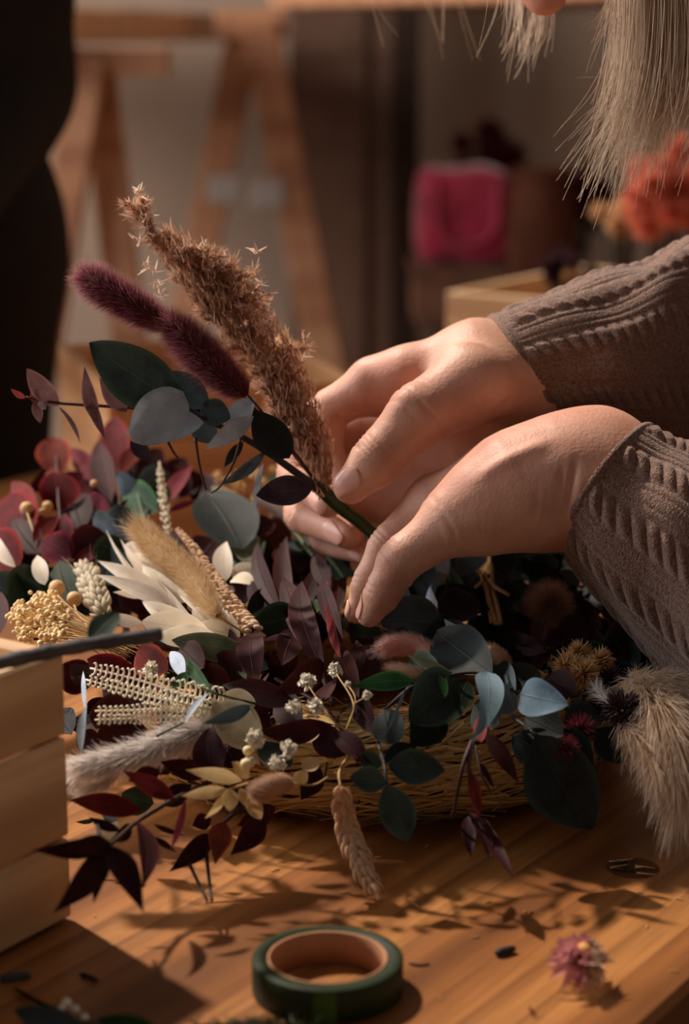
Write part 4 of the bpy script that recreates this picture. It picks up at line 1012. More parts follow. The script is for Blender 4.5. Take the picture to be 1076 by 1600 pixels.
def straw_ring():
    a = np.linspace(0, 2*PI, 73)[:-1]; V = []; F = []; n2 = 14
    for i, x in enumerate(a):
        rt = RT*.9*(1+.05*math.sin(5*x)+.03*math.sin(11*x))
        for j in range(n2):
            b = 2*PI*j/n2; V.append(RC+[math.cos(x)*(RR+rt*math.cos(b)), math.sin(x)*(RR+rt*math.cos(b)), rt*math.sin(b)])
            F.append((i*n2+j, ((i+1) % 72)*n2+j, ((i+1) % 72)*n2+(j+1) % n2, i*n2+(j+1) % n2))
    ring = MB().add(V, F).obj('straw_ring', plain('straw_core', col(110, 76, 38), .8, .3, 120, .8, .002), WREATH)
    # straws wrapped round the core
    n = 3400; x = rng.uniform(0, 2*PI, n); b = rng.uniform(0, 2*PI, n); seg = 7; V = []; U = []
    L = rng.uniform(.02, .07, n); tw = rng.normal(0, 2.2, n)+1.0; lift = rng.random(n)**3*.007; rid = rng.random(n)
    for k in range(seg+1):
        t = k/seg-.5; xa = x+t*L/RR; ba = b+t*L*tw*4; e = .0012+lift*abs(t*2)**2+rng.normal(0, .00025, n)
        rt = RT*.92*(1+.05*np.sin(5*xa)+.03*np.sin(11*xa))+e; w = .0018*(1-.4*abs(t*2))
        q = np.stack([np.cos(xa)*(RR+rt*np.cos(ba)), np.sin(xa)*(RR+rt*np.cos(ba)), rt*np.sin(ba)], 1)+RC
        wd = np.stack([-np.cos(xa)*np.sin(ba), -np.sin(xa)*np.sin(ba), np.cos(ba)], 1)*w/2*rng.uniform(.6, 1.6, n)[:, None]
        q[:, 2] = np.maximum(q[:, 2], TZ+.0006)
        V.append(q-wd); V.append(q+wd); U.append(np.stack([rid, np.full(n, .5)+rng.normal(0, .25, n)], 1)); U.append(U[-1])
    V = np.stack(V, 1).reshape(-1, 3); U = np.stack(U, 1).reshape(-1, 2); base = (np.arange(n)*(seg+1)*2)[:, None]; k = (np.arange(seg)*2)[None]; i = (base+k).ravel()
    F = np.stack([i, i+1, i+3, i+2], 1)
    o = link('straws', mesh('straws', V, F, U), MF['straw'], WREATH); o['kind'] = 'stuff'
    wire = plain('wire', col(60, 46, 34), .4)
    m = MB()
    for x0 in np.linspace(0, 2*PI, 19)[:-1]:
        bb = np.linspace(0, 2*PI, 15); r2 = RT*.99
        m.tube([RC+[math.cos(x0+.02*q)*(RR+r2*math.cos(q)), math.sin(x0+.02*q)*(RR+r2*math.cos(q)), r2*math.sin(q)] for q in bb], .0004, 4, False)
    m.obj('binding_wire', wire, WREATH)
straw_ring()
# ---------------------------------------------------------------- the wreath's flowers and leaves
def wreath_plants():
    # --- back left: red eucalyptus
    S('red_eucalyptus_sprig', (90, 860), 'red eucalyptus sprig with round leaves at back left', [
      ((88, 740, .03), (86, 684, .03), 56, 'red', 5, .15, 'round'), ((70, 745, .03), (108, 732, .03), 22, 'pinkr', 60, .1, 'oval'),
      ((92, 800, .02), (84, 738, .0), 66, 'red', -8, .2, 'round'), ((98, 796, .04), (146, 742, .04), 60, 'red', 15, .15, 'round'),
      ((60, 808, .04), (18, 752, .05), 38, 'pinkr', 10, .1, 'lance'), ((45, 860, .0), (8, 776, .02), 72, 'red', 10, .15, 'round'),
      ((60, 866, -.01), (22, 812, .0), 58, 'maroon', -10, .15, 'round'), ((100, 850, 0), (98, 804, 0), 42, 'red', 10, .25, 'heart'),
      ((128, 828, .02), (110, 776, .03), 60, 'maroon', 5, .2, 'round'), ((52, 846, -.02), (92, 806, -.01), 30, 'red', 15, .1, 'lance'),
      ((112, 872, -.02), (66, 846, -.02), 54, 'red', -5, .2, 'round'), ((112, 872, -.02), (168, 836, -.01), 62, 'plum', 5, .2, 'round'),
      ((112, 884, -.02), (172, 846, -.02), 26, 'red', 30, .15, 'lance'), ((30, 890, 0), (-16, 838, .01), 74, 'red', 5, .2, 'round'),
      ((100, 735, .05), (40, 770, .05), 30, 'maroon', 20, .1, 'oval'), ((140, 800, .05), (178, 768, .05), 50, 'maroon', 15, .2, 'round'),
      ((20, 860, .03), (60, 800, .05), 60, 'maroon', 10, .1, 'round'), ((160, 820, .04), (120, 830, .03), 44, 'maroon', 10, .1, 'round'),
      ((118, 880, .0), (190, 890, .02), 60, 'red', 20, .1, 'round')],
      [([(112, 885), (100, 840), (92, 790), (88, 700, .03)], .0011), ([(112, 885), (70, 860), (50, 830, .02), (25, 770, .04)], .001), ([(112, 885), (150, 850), (190, 820, .02)], .001)])
    S('burgundy_leaf_sprig', (190, 800), 'long pointed burgundy leaves standing up at back left', [
      ((158, 756, .03), (108, 700, .04), 36, 'pinkr', 10, .1, 'lance'), ((174, 786, .02), (154, 688, .03), 42, 'plum', 5, .12, 'lance'),
      ((188, 742, .05), (180, 648, .06), 52, 'red', 10, .15, 'lance'), ((188, 742, .04), (224, 692, .05), 28, 'red', 20, .1, 'lance'),
      ((210, 760, .06), (160, 690, .07), 48, 'maroon', 0, .1, 'lance'), ((176, 802, .01), (138, 772, .02), 30, 'pinkr', 25, .15, 'lance'),
      ((215, 770, .06), (252, 700, .07), 44, 'maroon', -10, .1, 'oval'), ((230, 775, .05), (290, 715, .06), 48, 'plum', 10, .1, 'oval'),
      ((256, 792, .02), (300, 728, .03), 30, 'pinkr', 30, .1, 'lance'), ((262, 800, .0), (312, 782, .0), 12, 'pinkr', 10, .05, 'lance'),
      ((255, 765, .06), (320, 745, .06), 42, 'maroon', 5, .12, 'oval'), ((200, 780, .0), (178, 806, .0), 8, 'red', 0, .1, 'lance'),
      ((206, 775, .06), (226, 710, .06), 30, 'maroon', 20, .1, 'lance'), ((300, 770, .06), (250, 745, .07), 50, 'plum', 0, .1, 'round'),
      ((340, 790, .06), (300, 745, .07), 50, 'maroon', 0, .1, 'round'), ((150, 790, .07), (120, 735, .08), 40, 'maroon', 20, .1, 'oval')],
      [([(200, 850), (188, 800), (186, 730, .05)], .001), ([(200, 850), (230, 800), (262, 740, .05)], .001)])
    S('green_eucalyptus_sprig', (215, 800), 'blue-green round leaves behind the cream bunny tail', [
      ((222, 765, .0), (182, 742, 0), 40, 'slate', 30, .2, 'round'), ((215, 760, .02), (262, 740, .03), 44, 'slate', 5, .15, 'round'),
      ((246, 800, .0), (200, 762, .01), 56, 'vivid', 10, .2, 'round'), ((232, 790, .01), (262, 760, .01), 40, 'green', 0, .15, 'round'),
      ((196, 844, 0), (146, 808, .01), 50, 'slate', 30, .25, 'oval'), ((150, 882, -.02), (206, 852, -.01), 60, 'green', 20, .2, 'round'),
      ((162, 808, .0), (214, 828, .0), 54, 'dark', 5, .2, 'round'), ((205, 905, -.02), (160, 868, 0), 58, 'dark', 15, .2, 'round'),
      ((140, 860, .01), (196, 884, .01), 50, 'green', 10, .2, 'round')],
      [([(240, 860), (222, 800), (210, 750)], .0009, M_STEMG)])
    S('round_leaf_sprig', (346, 830), 'large blue-grey round leaf upright behind the cream celosia', [
      ((378, 858, -.02), (322, 770, -.01), 100, 'dark', -22, .12, 'round'), ((376, 830, .01), (392, 890, -.01), 50, 'olive', 10, .15, 'oval'),
      ((400, 780, .0), (442, 812, -.01), 30, 'maroon', 30, .1, 'lance'), ((388, 835, 0), (430, 815, .0), 40, 'maroon', 20, .1, 'oval'),
      ((455, 830, .04), (400, 850, .03), 60, 'maroon', 20, .1, 'oval')], [([(400, 905), (384, 860), (360, 820)], .001, M_STEMK)])
    S('green_leaf_sprig', (40, 930), 'broad dark green leaves at the left edge above the crate', [
      ((20, 972, -.02), (58, 888, -.03), 78, 'green', -20, .15, 'oval'), ((75, 935, -.03), (-30, 905, -.03), 66, 'green', 5, .15, 'oval'),
      ((118, 950, -.02), (92, 876, -.03), 62, 'green', 8, .15, 'point'), ((-20, 900, .01), (35, 868, .02), 46, 'dark', 10, .1, 'oval'),
      ((120, 960, -.01), (160, 930, -.01), 44, 'dark', 10, .1, 'oval'), ((0, 990, -.01), (-20, 925, 0), 66, 'maroon', 10, .1, 'round'),
      ((40, 995, .0), (80, 965, 0), 50, 'maroon', 10, .1, 'round')])
    S('cream_leaf_sprig', (20, 880), 'small cream leaves at the far left', [
      ((24, 886, -.03), (-6, 838, -.03), 24, 'cream', 20, .2, 'oval'), ((70, 914, -.04), (58, 868, -.04), 28, 'cream', 10, .2, 'point'),
      ((20, 880, -.02), (2, 858, -.02), 18, 'cream', 40, .2, 'oval')])
    sp = sprig('dried_seed_sprig', (42, 800), 'round tan seed heads and rice flower at the left')
    for (x, y, r, d) in [(42, 795, 11, -.02), (89, 919, 13, -.06), (116, 936, 12, -.06), (74, 792, 9, .0), (147, 756, 6, 0), (66, 800, 6, 0)]: ball(sp, (x, y, d), r, M_BALL)
    for a in [[(42, 800, -.02), (52, 830, -.02), (60, 850, 0)], [(89, 930, -.06), (115, 955, -.07), (150, 985, -.07), (180, 1010, -.06)], [(116, 946, -.06), (125, 965, -.07), (160, 1000, -.07)]]: stem(sp, a, .0006, M_STRAWS)
    # rice flower: tiny buds on a fan of thin stems
    buds = MB(); fan = MB(); O0 = W(200, 1018, -.05)
    for k in range(110):
        x = rng.uniform(20, 112); y = rng.uniform(928, 1006)
        if (x-62)**2/48**2+(y-965)**2/38**2 > 1: continue
        q = W(x, y, rng.uniform(-.085, -.055)); n = 8
        for _ in range(6):
            V, F = lathe([(max(1e-5, math.sin(PI*i/n)), -math.cos(PI*i/n)) for i in range(n+1)], 8); buds.add(V*.00125*rng.uniform(.7, 1.2)+q+rng.normal(size=3)*.0016, F)
        if k % 2 == 0: fan.tube(crv([q, (q+O0)/2+[0, 0, .002], O0+rng.normal(size=3)*.003], 7), .00028, 4, False)
    b = buds.obj('rice_flower', M_FLOC, sp); b['kind'] = 'stuff'; fan.obj('fine_stems', M_STRAWS, sp)['kind'] = 'stuff'
    # --- cream group
    S('bleached_ruscus_sprig', (327, 997), 'cream bleached leaves fanned out under the cream bunny tail', [
      ((300, 975, -.06), (166, 828, -.05), 22, 'cream', 55, .1, 'lance'), ((305, 975, -.06), (188, 842, -.05), 28, 'cream', 30, .1, 'point'),
      ((270, 945, -.06), (152, 876, -.07), 34, 'cream', 15, .12, 'point'), ((275, 950, -.065), (150, 898, -.08), 28, 'cream', -15, .15, 'point'),
      ((280, 920, -.05), (196, 850, -.04), 46, 'cream', 10, .2, 'oval'), ((290, 930, -.055), (205, 866, -.055), 44, 'cream', -10, .15, 'oval'),
      ((300, 940, -.07), (222, 884, -.075), 34, 'cream', 25, .2, 'oval'), ((316, 976, -.07), (222, 940, -.085), 30, 'cream', 10, .2, 'oval'),
      ((330, 992, -.07), (222, 970, -.085), 58, 'cream', 5, .2, 'oval'), ((340, 996, -.07), (245, 992, -.085), 40, 'cream', 10, .15, 'oval'),
      ((325, 965, -.06), (262, 908, -.075), 30, 'cream', 40, .25, 'oval'), ((345, 985, -.065), (280, 930, -.08), 26, 'cream', -40, .25, 'oval'),
      ((350, 990, -.06), (300, 950, -.08), 34, 'cream', 20, .2, 'oval'), ((365, 992, -.06), (310, 975, -.075), 34, 'cream', 0, .2, 'oval'),
      ((360, 985, -.05), (340, 930, -.05), 30, 'cream', 10, .2, 'oval'), ((240, 930, -.06), (176, 925, -.06), 20, 'cream', 40, .1, 'lance'),
      ((225, 975, -.05), (168, 958, -.06), 22, 'cream', 10, .1, 'lance'), ((375, 995, -.05), (350, 960, -.06), 30, 'cream', 20, .15, 'oval')],
      [([(400, 1005, -.03), (340, 985, -.06), (240, 905, -.06), (200, 862, -.05)], .0007, M_STRAWS)])
    S('cream_leaf_sprig', (360, 905), 'three cream petal-like leaves right of the celosia stem', [
      ((352, 908, -.02), (354, 846, -.03), 34, 'cream', 5, .2, 'point'), ((362, 900, -.02), (408, 884, -.04), 28, 'cream', 10, .2, 'point'),
      ((360, 908, -.02), (402, 914, -.04), 26, 'cream', 40, .25, 'oval')])
    sp = sprig('bunny_tail_stem', (383, 990), 'large cream bunny tail leaning left, the biggest of them')
    tail(sp, [(340, 962, -.10), (300, 905, -.105), (250, 860, -.11), (218, 828, -.11)], 33, 'cream', 11000, .2, .85, tuft=2.6, wid=.0002)
    stem(sp, [(338, 962, -.095), (360, 975, -.08), (386, 992, -.05)], .0007, M_STRAWS)
    # celosia: crinkled strip
    sp = sprig('celosia_stem', (400, 985), 'crinkled cream celosia spike behind the cream bunny tail')
    c = crv([W(398, 988, -.06), W(350, 925, -.08), (W(310, 865, -.085)), W(277, 826, -.085)], 60); mt = MB()
    for i, q in enumerate(c[:-1]):
        f = 1-i/60; w = (.0013+.0030*f)
        for k in range(7):
            n = 6; V, F = lathe([(max(1e-5, math.sin(PI*j/n)), -math.cos(PI*j/n)*.8) for j in range(n+1)], 7)
            a = rng.uniform(0, 2*PI); off = w*np.array([math.cos(a)*.8, -abs(math.sin(a))*.5, math.sin(a)*.8]); mt.add(V*w*rng.uniform(.35, .6)*[1, .6, .7]+q+off, F)
    cm_ = plain('celosia_cream', col(238, 206, 174), .7, .15, 400, .6); mt.obj('crinkled_spike', cm_, sp)
    # white wheat ears at left
    sp = sprig('white_wheat', (262, 830), 'slim white grass ear rising behind the cream tail')
    ear(sp, [(264, 835, -.04), (258, 800, -.04), (252, 760, -.04), (249, 722, -.04)], 24, 'whitewheat', 9, awnpx=10, openk=.3)
    sp = sprig('white_wheat', (150, 960), 'fluffy white wheat ear with long awns over the rice flower')
    ear(sp, [(164, 966, -.05), (150, 935, -.06), (140, 905, -.06), (130, 884, -.06)], 52, 'whitewheat', 8, awnpx=60, openk=.55)
    # pale flowers at the back, under the held bouquet
    sp = sprig('pale_flower_cluster', (380, 760), 'pale cream and green flower cluster under the held eucalyptus')
    for k in range(24): floret(sp, (rng.uniform(335, 440), rng.uniform(735, 790), rng.uniform(.03, .07)), rng.uniform(7, 12), M_FLOC, 12)
    S('pale_leaf_sprig', (400, 780), 'pale green narrow leaves behind the held bouquet', [((380, 800, .05), (330, 760, .05), 30, 'skel', 20, .1, 'oval'), ((400, 790, .05), (440, 735, .05), 30, 'olive', 20, .1, 'oval'), ((420, 830, .05), (470, 770, .06), 30, 'skel', 10, .1, 'oval')])
    # --- middle: upright plum lance leaves
    S('burgundy_ruscus_sprig', (500, 1060), 'upright narrow dark burgundy leaves left of the fingertips', [
      ((440, 960, -.05), (402, 846, -.04), 30, 'maroon', 15, .12, 'lance'), ((456, 975, -.04), (448, 838, -.03), 32, 'maroon', 0, .1, 'lance'),
      ((478, 1018, -.06), (440, 902, -.05), 40, 'maroon', 10, .15, 'lance'), ((506, 1055, -.08), (472, 908, -.07), 44, 'maroon', 0, .15, 'lance'),
      ((516, 925, -.03), (490, 862, -.02), 30, 'plum', 10, .1, 'lance'), ((536, 1006, -.06), (505, 902, -.05), 30, 'plum', 5, .15, 'lance'),
      ((534, 1030, -.08), (508, 942, -.08), 26, 'pinkr', 55, .1, 'lance'), ((424, 955, -.04), (390, 908, -.04), 34, 'plum', 10, .1, 'oval'),
      ((552, 1062, -.07), (556, 1000, -.06), 26, 'maroon', 10, .1, 'lance'), ((526, 960, -.02), (540, 900, -.01), 26, 'maroon', 0, .1, 'lance'),
      ((560, 1090, -.08), (530, 1005, -.06), 36, 'maroon', 0, .1, 'lance'), ((470, 960, -.01), (500, 880, 0), 30, 'maroon', 15, .1, 'lance'),
      ((590, 1090, -.05), (575, 1010, -.03), 36, 'maroon', 10, .1, 'lance'), ((500, 960, 0), (520, 900, .02), 34, 'maroon', 15, .1, 'lance')],
      [([(520, 1100, -.07), (490, 1020, -.06), (460, 940, -.04), (440, 880, -.03)], .0012), ([(550, 1090, -.07), (530, 1000, -.05), (510, 900, -.03)], .0011)])
    S('maroon_leaf_sprig', (500, 1090), 'broad maroon leaves below the upright burgundy leaves', [
      ((400, 1072, -.07), (404, 988, -.06), 48, 'maroon', 10, .2, 'lance'), ((505, 1036, -.09), (428, 1084, -.10), 46, 'maroon', 15, .2, 'oval'),
      ((464, 1100, -.08), (348, 1070, -.08), 44, 'maroon', 10, .15, 'lance'), ((512, 1130, -.08), (400, 1142, -.09), 44, 'maroon', 20, .15, 'lance'),
      ((486, 1108, -.09), (526, 1060, -.10), 30, 'plum', 45, .1, 'lance'), ((588, 1150, -.07), (545, 1075, -.07), 38, 'maroon', 20, .15, 'oval'),
      ((522, 1144, -.08), (578, 1192, -.08), 38, 'maroon', 10, .15, 'lance'), ((440, 1040, -.06), (470, 985, -.05), 44, 'maroon', 10, .15, 'oval'),
      ((380, 1020, -.05), (330, 990, -.04), 40, 'maroon', 10, .1, 'oval'), ((470, 1140, -.06), (440, 1080, -.05), 50, 'maroon', 10, .1, 'oval'),
      ((540, 1180, -.05), (490, 1130, -.05), 50, 'maroon', 10, .1, 'oval'), ((420, 1110, -.05), (370, 1130, -.05), 50, 'maroon', 10, .1, 'oval')],
      [([(560, 1190, -.06), (510, 1110, -.07), (430, 1060, -.06)], .0011)])
    S('green_leaf_sprig', (440, 985), 'dark green oval leaf beside the bleached leaves', [
      ((470, 962, -.055), (384, 986, -.06), 60, 'green', 10, .15, 'oval'), ((484, 966, -.05), (492, 936, -.05), 22, 'vivid', 10, .1, 'oval'),
      ((455, 990, -.075), (405, 1002, -.075), 10, 'mauve', 20, .05, 'lance'), ((385, 965, -.04), (440, 925, -.03), 40, 'dark', 10, .1, 'oval')])
    # statice
    sp = sprig('white_statice', (540, 1142), 'white statice florets on thin branching stems in the centre')
    for (x, y, r) in [(479, 1066, 15), (523, 1047, 13), (459, 1103, 13), (493, 1103, 15), (573, 1086, 9), (543, 1069, 6), (486, 1064, 10)]: floret(sp, (x, y, -.12), r, M_FLO, 26)
    for a in [[(540, 1142, -.09), (552, 1100, -.11), (525, 1052, -.12)], [(540, 1142, -.09), (515, 1120, -.11), (482, 1072, -.12)], [(515, 1120, -.11), (462, 1104, -.12)], [(552, 1100, -.11), (573, 1088, -.12)], [(518, 1124, -.11), (500, 1106, -.12)], [(540, 1142, -.09), (555, 1095, -.11), (543, 1069, -.12)]]: stem(sp, a, .00032, M_STRAWS, 5)
    sp = sprig('white_statice', (410, 1200), 'white statice florets and buds above the small beige tail')
    for (x, y, r) in [(397, 1153, 16), (391, 1190, 11), (451, 1170, 16), (434, 1192, 15), (405, 1160, 10)]: floret(sp, (x, y, -.10), r, M_FLO, 24)
    ball(sp, (387, 1173, -.105), 8, M_FLOC); ball(sp, (384, 1194, -.105), 9, M_FLOC)
    for a in [[(440, 1215, -.08), (400, 1180, -.1), (397, 1155, -.1)], [(440, 1215, -.08), (448, 1180, -.1)]]: stem(sp, a, .00032, M_STRAWS, 5)
    # --- centre right eucalyptus
    S('eucalyptus_sprig', (700, 1060), 'eucalyptus sprig of big dark teal and blue leaves right of centre', [
      ((712, 1062, -.10), (638, 1128, -.11), 92, 'grey', 5, .12, 'round'), ((690, 1060, -.08), (640, 1030, -.07), 54, 'green', 10, .15, 'round'),
      ((646, 1064, -.11), (550, 1072, -.12), 34, 'vivid', 10, .12, 'lance'), ((702, 1048, -.115), (634, 1022, -.12), 22, 'olive', 35, .1, 'lance'),
      ((690, 1050, -.12), (694, 1090, -.125), 22, 'vivid', 50, .1, 'oval'), ((634, 1074, -.12), (603, 1146, -.12), 14, 'blue', 62, .05, 'lance'),
      ((768, 1052, -.10), (682, 986, -.09), 84, 'dark', -12, .15, 'oval'), ((762, 1050, -.12), (737, 1158, -.125), 50, 'blue', 12, .2, 'point', dict(twist=50)),
      ((806, 1084, -.09), (762, 1104, -.09), 50, 'slate', 10, .12, 'round'), ((812, 1084, -.11), (888, 1102, -.115), 66, 'blue', 8, .12, 'heart'),
      ((800, 1080, -.08), (822, 1036, -.07), 52, 'dark', 10, .15, 'oval'), ((806, 1082, -.08), (776, 1040, -.07), 46, 'slate', 20, .15, 'oval'),
      ((730, 1064, -.08), (716, 1110, -.08), 40, 'green', 25, .15, 'round'), ((618, 1164, -.08), (600, 1108, -.08), 54, 'dark', 10, .15, 'round'),
      ((640, 1160, -.07), (700, 1130, -.06), 50, 'dark', 10, .15, 'round'), ((780, 1130, -.06), (740, 1100, -.05), 60, 'dark', 10, .1, 'round')],
      [([(640, 1075, -.10), (690, 1058, -.11), (752, 1052, -.11), (808, 1083, -.10)], .0009, M_STEMK), ([(640, 1075, -.10), (600, 1110, -.06)], .0012, M_STEMK)])
    S('eucalyptus_sprig', (605, 1200), 'three dark grey-green leaves hanging over the straw', [
      ((606, 1195, -.09), (695, 1204, -.095), 58, 'grey', -5, .12, 'oval'), ((604, 1224, -.095), (546, 1214, -.095), 44, 'grey', 10, .15, 'oval'),
      ((603, 1226, -.10), (636, 1316, -.075), 60, 'grey', 5, .12, 'oval'), ((600, 1192, -.085), (650, 1165, -.08), 36, 'dark', 15, .15, 'oval'),
      ((596, 1196, -.08), (560, 1182, -.08), 34, 'green', 15, .1, 'oval')],
      [([(590, 1160, -.06), (600, 1195, -.09), (604, 1226, -.095)], .0009, M_STEMK)])
    S('dark_eucalyptus_sprig', (690, 950), 'dusky blue leaves in shade just right of the fingertips', [
      ((690, 975, -.02), (592, 968, -.03), 84, 'slate', 5, .15, 'round'), ((692, 960, -.02), (676, 910, -.02), 22, 'silver', 45, .2, 'lance'),
      ((690, 970, -.03), (740, 930, -.03), 66, 'aubergine', 15, .2, 'round'), ((680, 930, .0), (640, 890, .0), 60, 'dark', 10, .2, 'round'),
      ((705, 905, .0), (662, 892, -.01), 26, 'silver', 30, .3, 'oval'), ((720, 900, .01), (744, 852, .01), 50, 'blue', 10, .2, 'oval'),
      ((700, 900, .01), (690, 866, .01), 36, 'silver', 40, .25, 'oval'), ((700, 975, -.04), (660, 1000, -.05), 50, 'dark', 20, .2, 'round'),
      ((700, 968, -.04), (712, 1012, -.05), 40, 'slate', 30, .2, 'oval'), ((640, 990, -.03), (600, 1005, -.03), 40, 'dark', 20, .1, 'oval'),
      ((745, 960, -.01), (780, 900, .0), 60, 'dark', 10, .15, 'oval'), ((640, 960, .01), (610, 900, .02), 50, 'dark', 10, .15, 'round'),
      ((560, 930, .04), (600, 890, .05), 50, 'dark', 10, .15, 'round')],
      [([(690, 1010, -.03), (690, 960, -.02), (700, 900, .0)], .001, M_STEMK)])
    S('green_leaf_sprig', (800, 880), 'dark green leaves under the near wrist', [
      ((792, 900, .0), (790, 846, -.01), 46, 'green', 10, .15, 'point'), ((880, 905, .0), (815, 880, -.01), 50, 'green', 35, .15, 'oval'),
      ((830, 905, .0), (870, 872, .0), 44, 'green', 20, .15, 'oval'), ((860, 920, .0), (900, 895, .01), 40, 'dark', 10, .15, 'oval'),
      ((775, 925, .01), (810, 895, .02), 50, 'dark', 0, .15, 'oval'), ((820, 960, .02), (780, 920, .02), 70, 'dark', 0, .1, 'round'),
      ((900, 980, .02), (850, 920, .03), 80, 'dark', 0, .1, 'round')])
    sp = sprig('straw_tuft', (770, 965), 'bent golden straw ends sticking up behind the pink tails')
    for a in [[(775, 975), (762, 930, -.02), (748, 890, -.02)], [(778, 975), (770, 920, -.02), (768, 882, -.02)], [(770, 970), (758, 912, -.03), (742, 918, -.03)], [(766, 905, -.03), (772, 916, -.03), (795, 930, -.035)], [(782, 975), (775, 940, -.02), (757, 895, -.02)], [(768, 972), (760, 925, -.02), (752, 905, -.03)]]: stem(sp, a, .0013, M_STRAWS, 5, 'straw')
    # pale straw blossoms behind the wrist
    sp = sprig('pale_flower_cluster', (820, 862), 'pale straw blossom cluster seen below the near wrist')
    for k in range(40): floret(sp, (rng.uniform(752, 895), rng.uniform(846, 884), rng.uniform(.05, .10)), rng.uniform(9, 14), M_FLOC, 12)
    # pink tails
    sp = sprig('bunny_tail_stem', (687, 1034), 'pink bunny tail curving right of the fingertips')
    tail(sp, [(690, 1040, -.06), (655, 1012, -.075), (618, 1006, -.08), (594, 1016, -.08)], 24, 'pink', 3600, .22, .9, tuft=1.2)
    sp = sprig('bunny_tail_stem', (640, 1050), 'beige bunny tail lying under the pink one')
    tail(sp, [(680, 1062, -.06), (640, 1050, -.07), (602, 1042, -.07)], 15, 'brown', 1800, .22, .9)
    sp = sprig('bunny_tail_stem', (735, 990), 'small pink bunny tail half hidden behind dark green leaf'); tail(sp, [(748, 1000, -.03), (732, 990, -.04), (712, 982, -.04)], 14, 'pink', 1400, .25, .9)
    sp = sprig('bunny_tail_stem', (790, 1035), 'brownish bunny tail in shade right of the big green leaf'); tail(sp, [(800, 1040, -.02), (780, 1026, -.03), (758, 1012, -.03)], 17, 'brown', 1600, .25, .9)
    sp = sprig('fluffy_seed_head', (861, 945), 'round beige fluffy seed head under the near sleeve')
    puff(sp, (858, 946, -.0), 46, 'brown', 4200, wid=.0003, core=.35)
    puff(sp, (820, 955, .01), 26, 'brown', 1400, wid=.0003, core=.4)
    sp = sprig('spiky_everlasting', (910, 1043), 'spiky golden papery flower head at right')
    for (x, y, r) in [(886, 1040, 31), (912, 1052, 31), (938, 1034, 27), (904, 1022, 26)]: puff(sp, (x, y, -.05), r, 'golden', 420, 'bract_tuft', .0009, core=.3)
    stem(sp, [(905, 1060, -.04), (885, 1100, -.02)], .0008, M_STRAWS)
    sp = sprig('dark_cone_flower', (975, 1117), 'blackish red ragged flower head beside the ivory plume')
    bloom(sp, (972, 1110, -.06), 36, 'black', 150, wk=.22, layers=5); bloom(sp, (958, 1065, -.03), 28, 'black', 100, wk=.22, layers=4)
    sp = sprig('wine_thistle', (882, 1173), 'small wine-red thistle head in shade at right')
    puff(sp, (884, 1170, -.07), 26, 'wine', 900, wid=.0003, core=.4); puff(sp, (905, 1140, -.05), 30, 'wine', 900, wid=.0003, core=.4)
    S('burgundy_leaf_sprig', (860, 1000), 'dark burgundy leaflets in shade under the near sleeve', [
      ((850, 1010, -.02), (832, 968, -.01), 30, 'maroon', 10, .1, 'lance'), ((850, 1010, -.02), (890, 985, -.02), 30, 'plum', 10, .1, 'oval'),
      ((830, 1045, -.03), (862, 1018, -.04), 24, 'maroon', 30, .1, 'lance'), ((850, 1020, -.02), (800, 990, -.02), 34, 'maroon', 10, .1, 'lance'),
      ((870, 1020, .0), (920, 960, .01), 50, 'maroon', 10, .1, 'oval'), ((940, 1000, .0), (900, 940, .02), 60, 'maroon', 10, .1, 'oval'),
      ((960, 1030, .0), (1000, 980, .01), 60, 'maroon', 10, .1, 'oval'), ((800, 1010, .01), (840, 960, .02), 60, 'maroon', 10, .1, 'round'),
      ((1000, 1040, 0), (960, 970, .02), 60, 'dark', 10, .1, 'oval'), ((850, 1060, -.03), (900, 1090, -.03), 60, 'maroon', 10, .1, 'oval'), ((1020, 1050, .0), (1050, 990, .0), 60, 'dark', 10, .1, 'oval')],
      [([(870, 1060, -.02), (850, 1010, -.02), (850, 970, -.01)], .0008)])
    sp = sprig('red_berries', (905, 905), 'tiny crimson berries at the edge of the near sleeve'); bm_ = plain('berry', col(150, 30, 46), .35)
    for k in range(14): ball(sp, (rng.uniform(888, 925), rng.uniform(885, 930), .03), rng.uniform(3, 5), bm_, 'berry', 8)
    S('dark_leaf_sprig', (870, 1200), 'very dark broad leaves hanging at lower right over the straw', [
      ((838, 1148, -.08), (926, 1296, -.045), 118, 'dark', 0, .1, 'oval'), ((850, 1150, -.06), (925, 1210, -.05), 90, 'dark', 5, .1, 'oval'),
      ((800, 1150, -.06), (870, 1200, -.05), 70, 'dark', 15, .1, 'oval'), ((880, 1130, -.05), (940, 1120, -.05), 60, 'dark', 15, .1, 'oval'),
      ((820, 1120, -.06), (880, 1150, -.07), 60, 'dark', 15, .1, 'oval'), ((930, 1140, -.04), (985, 1190, -.03), 60, 'dark', 15, .1, 'oval')],
      [([(800, 1120, -.04), (838, 1148, -.07)], .001, M_STEMK)])
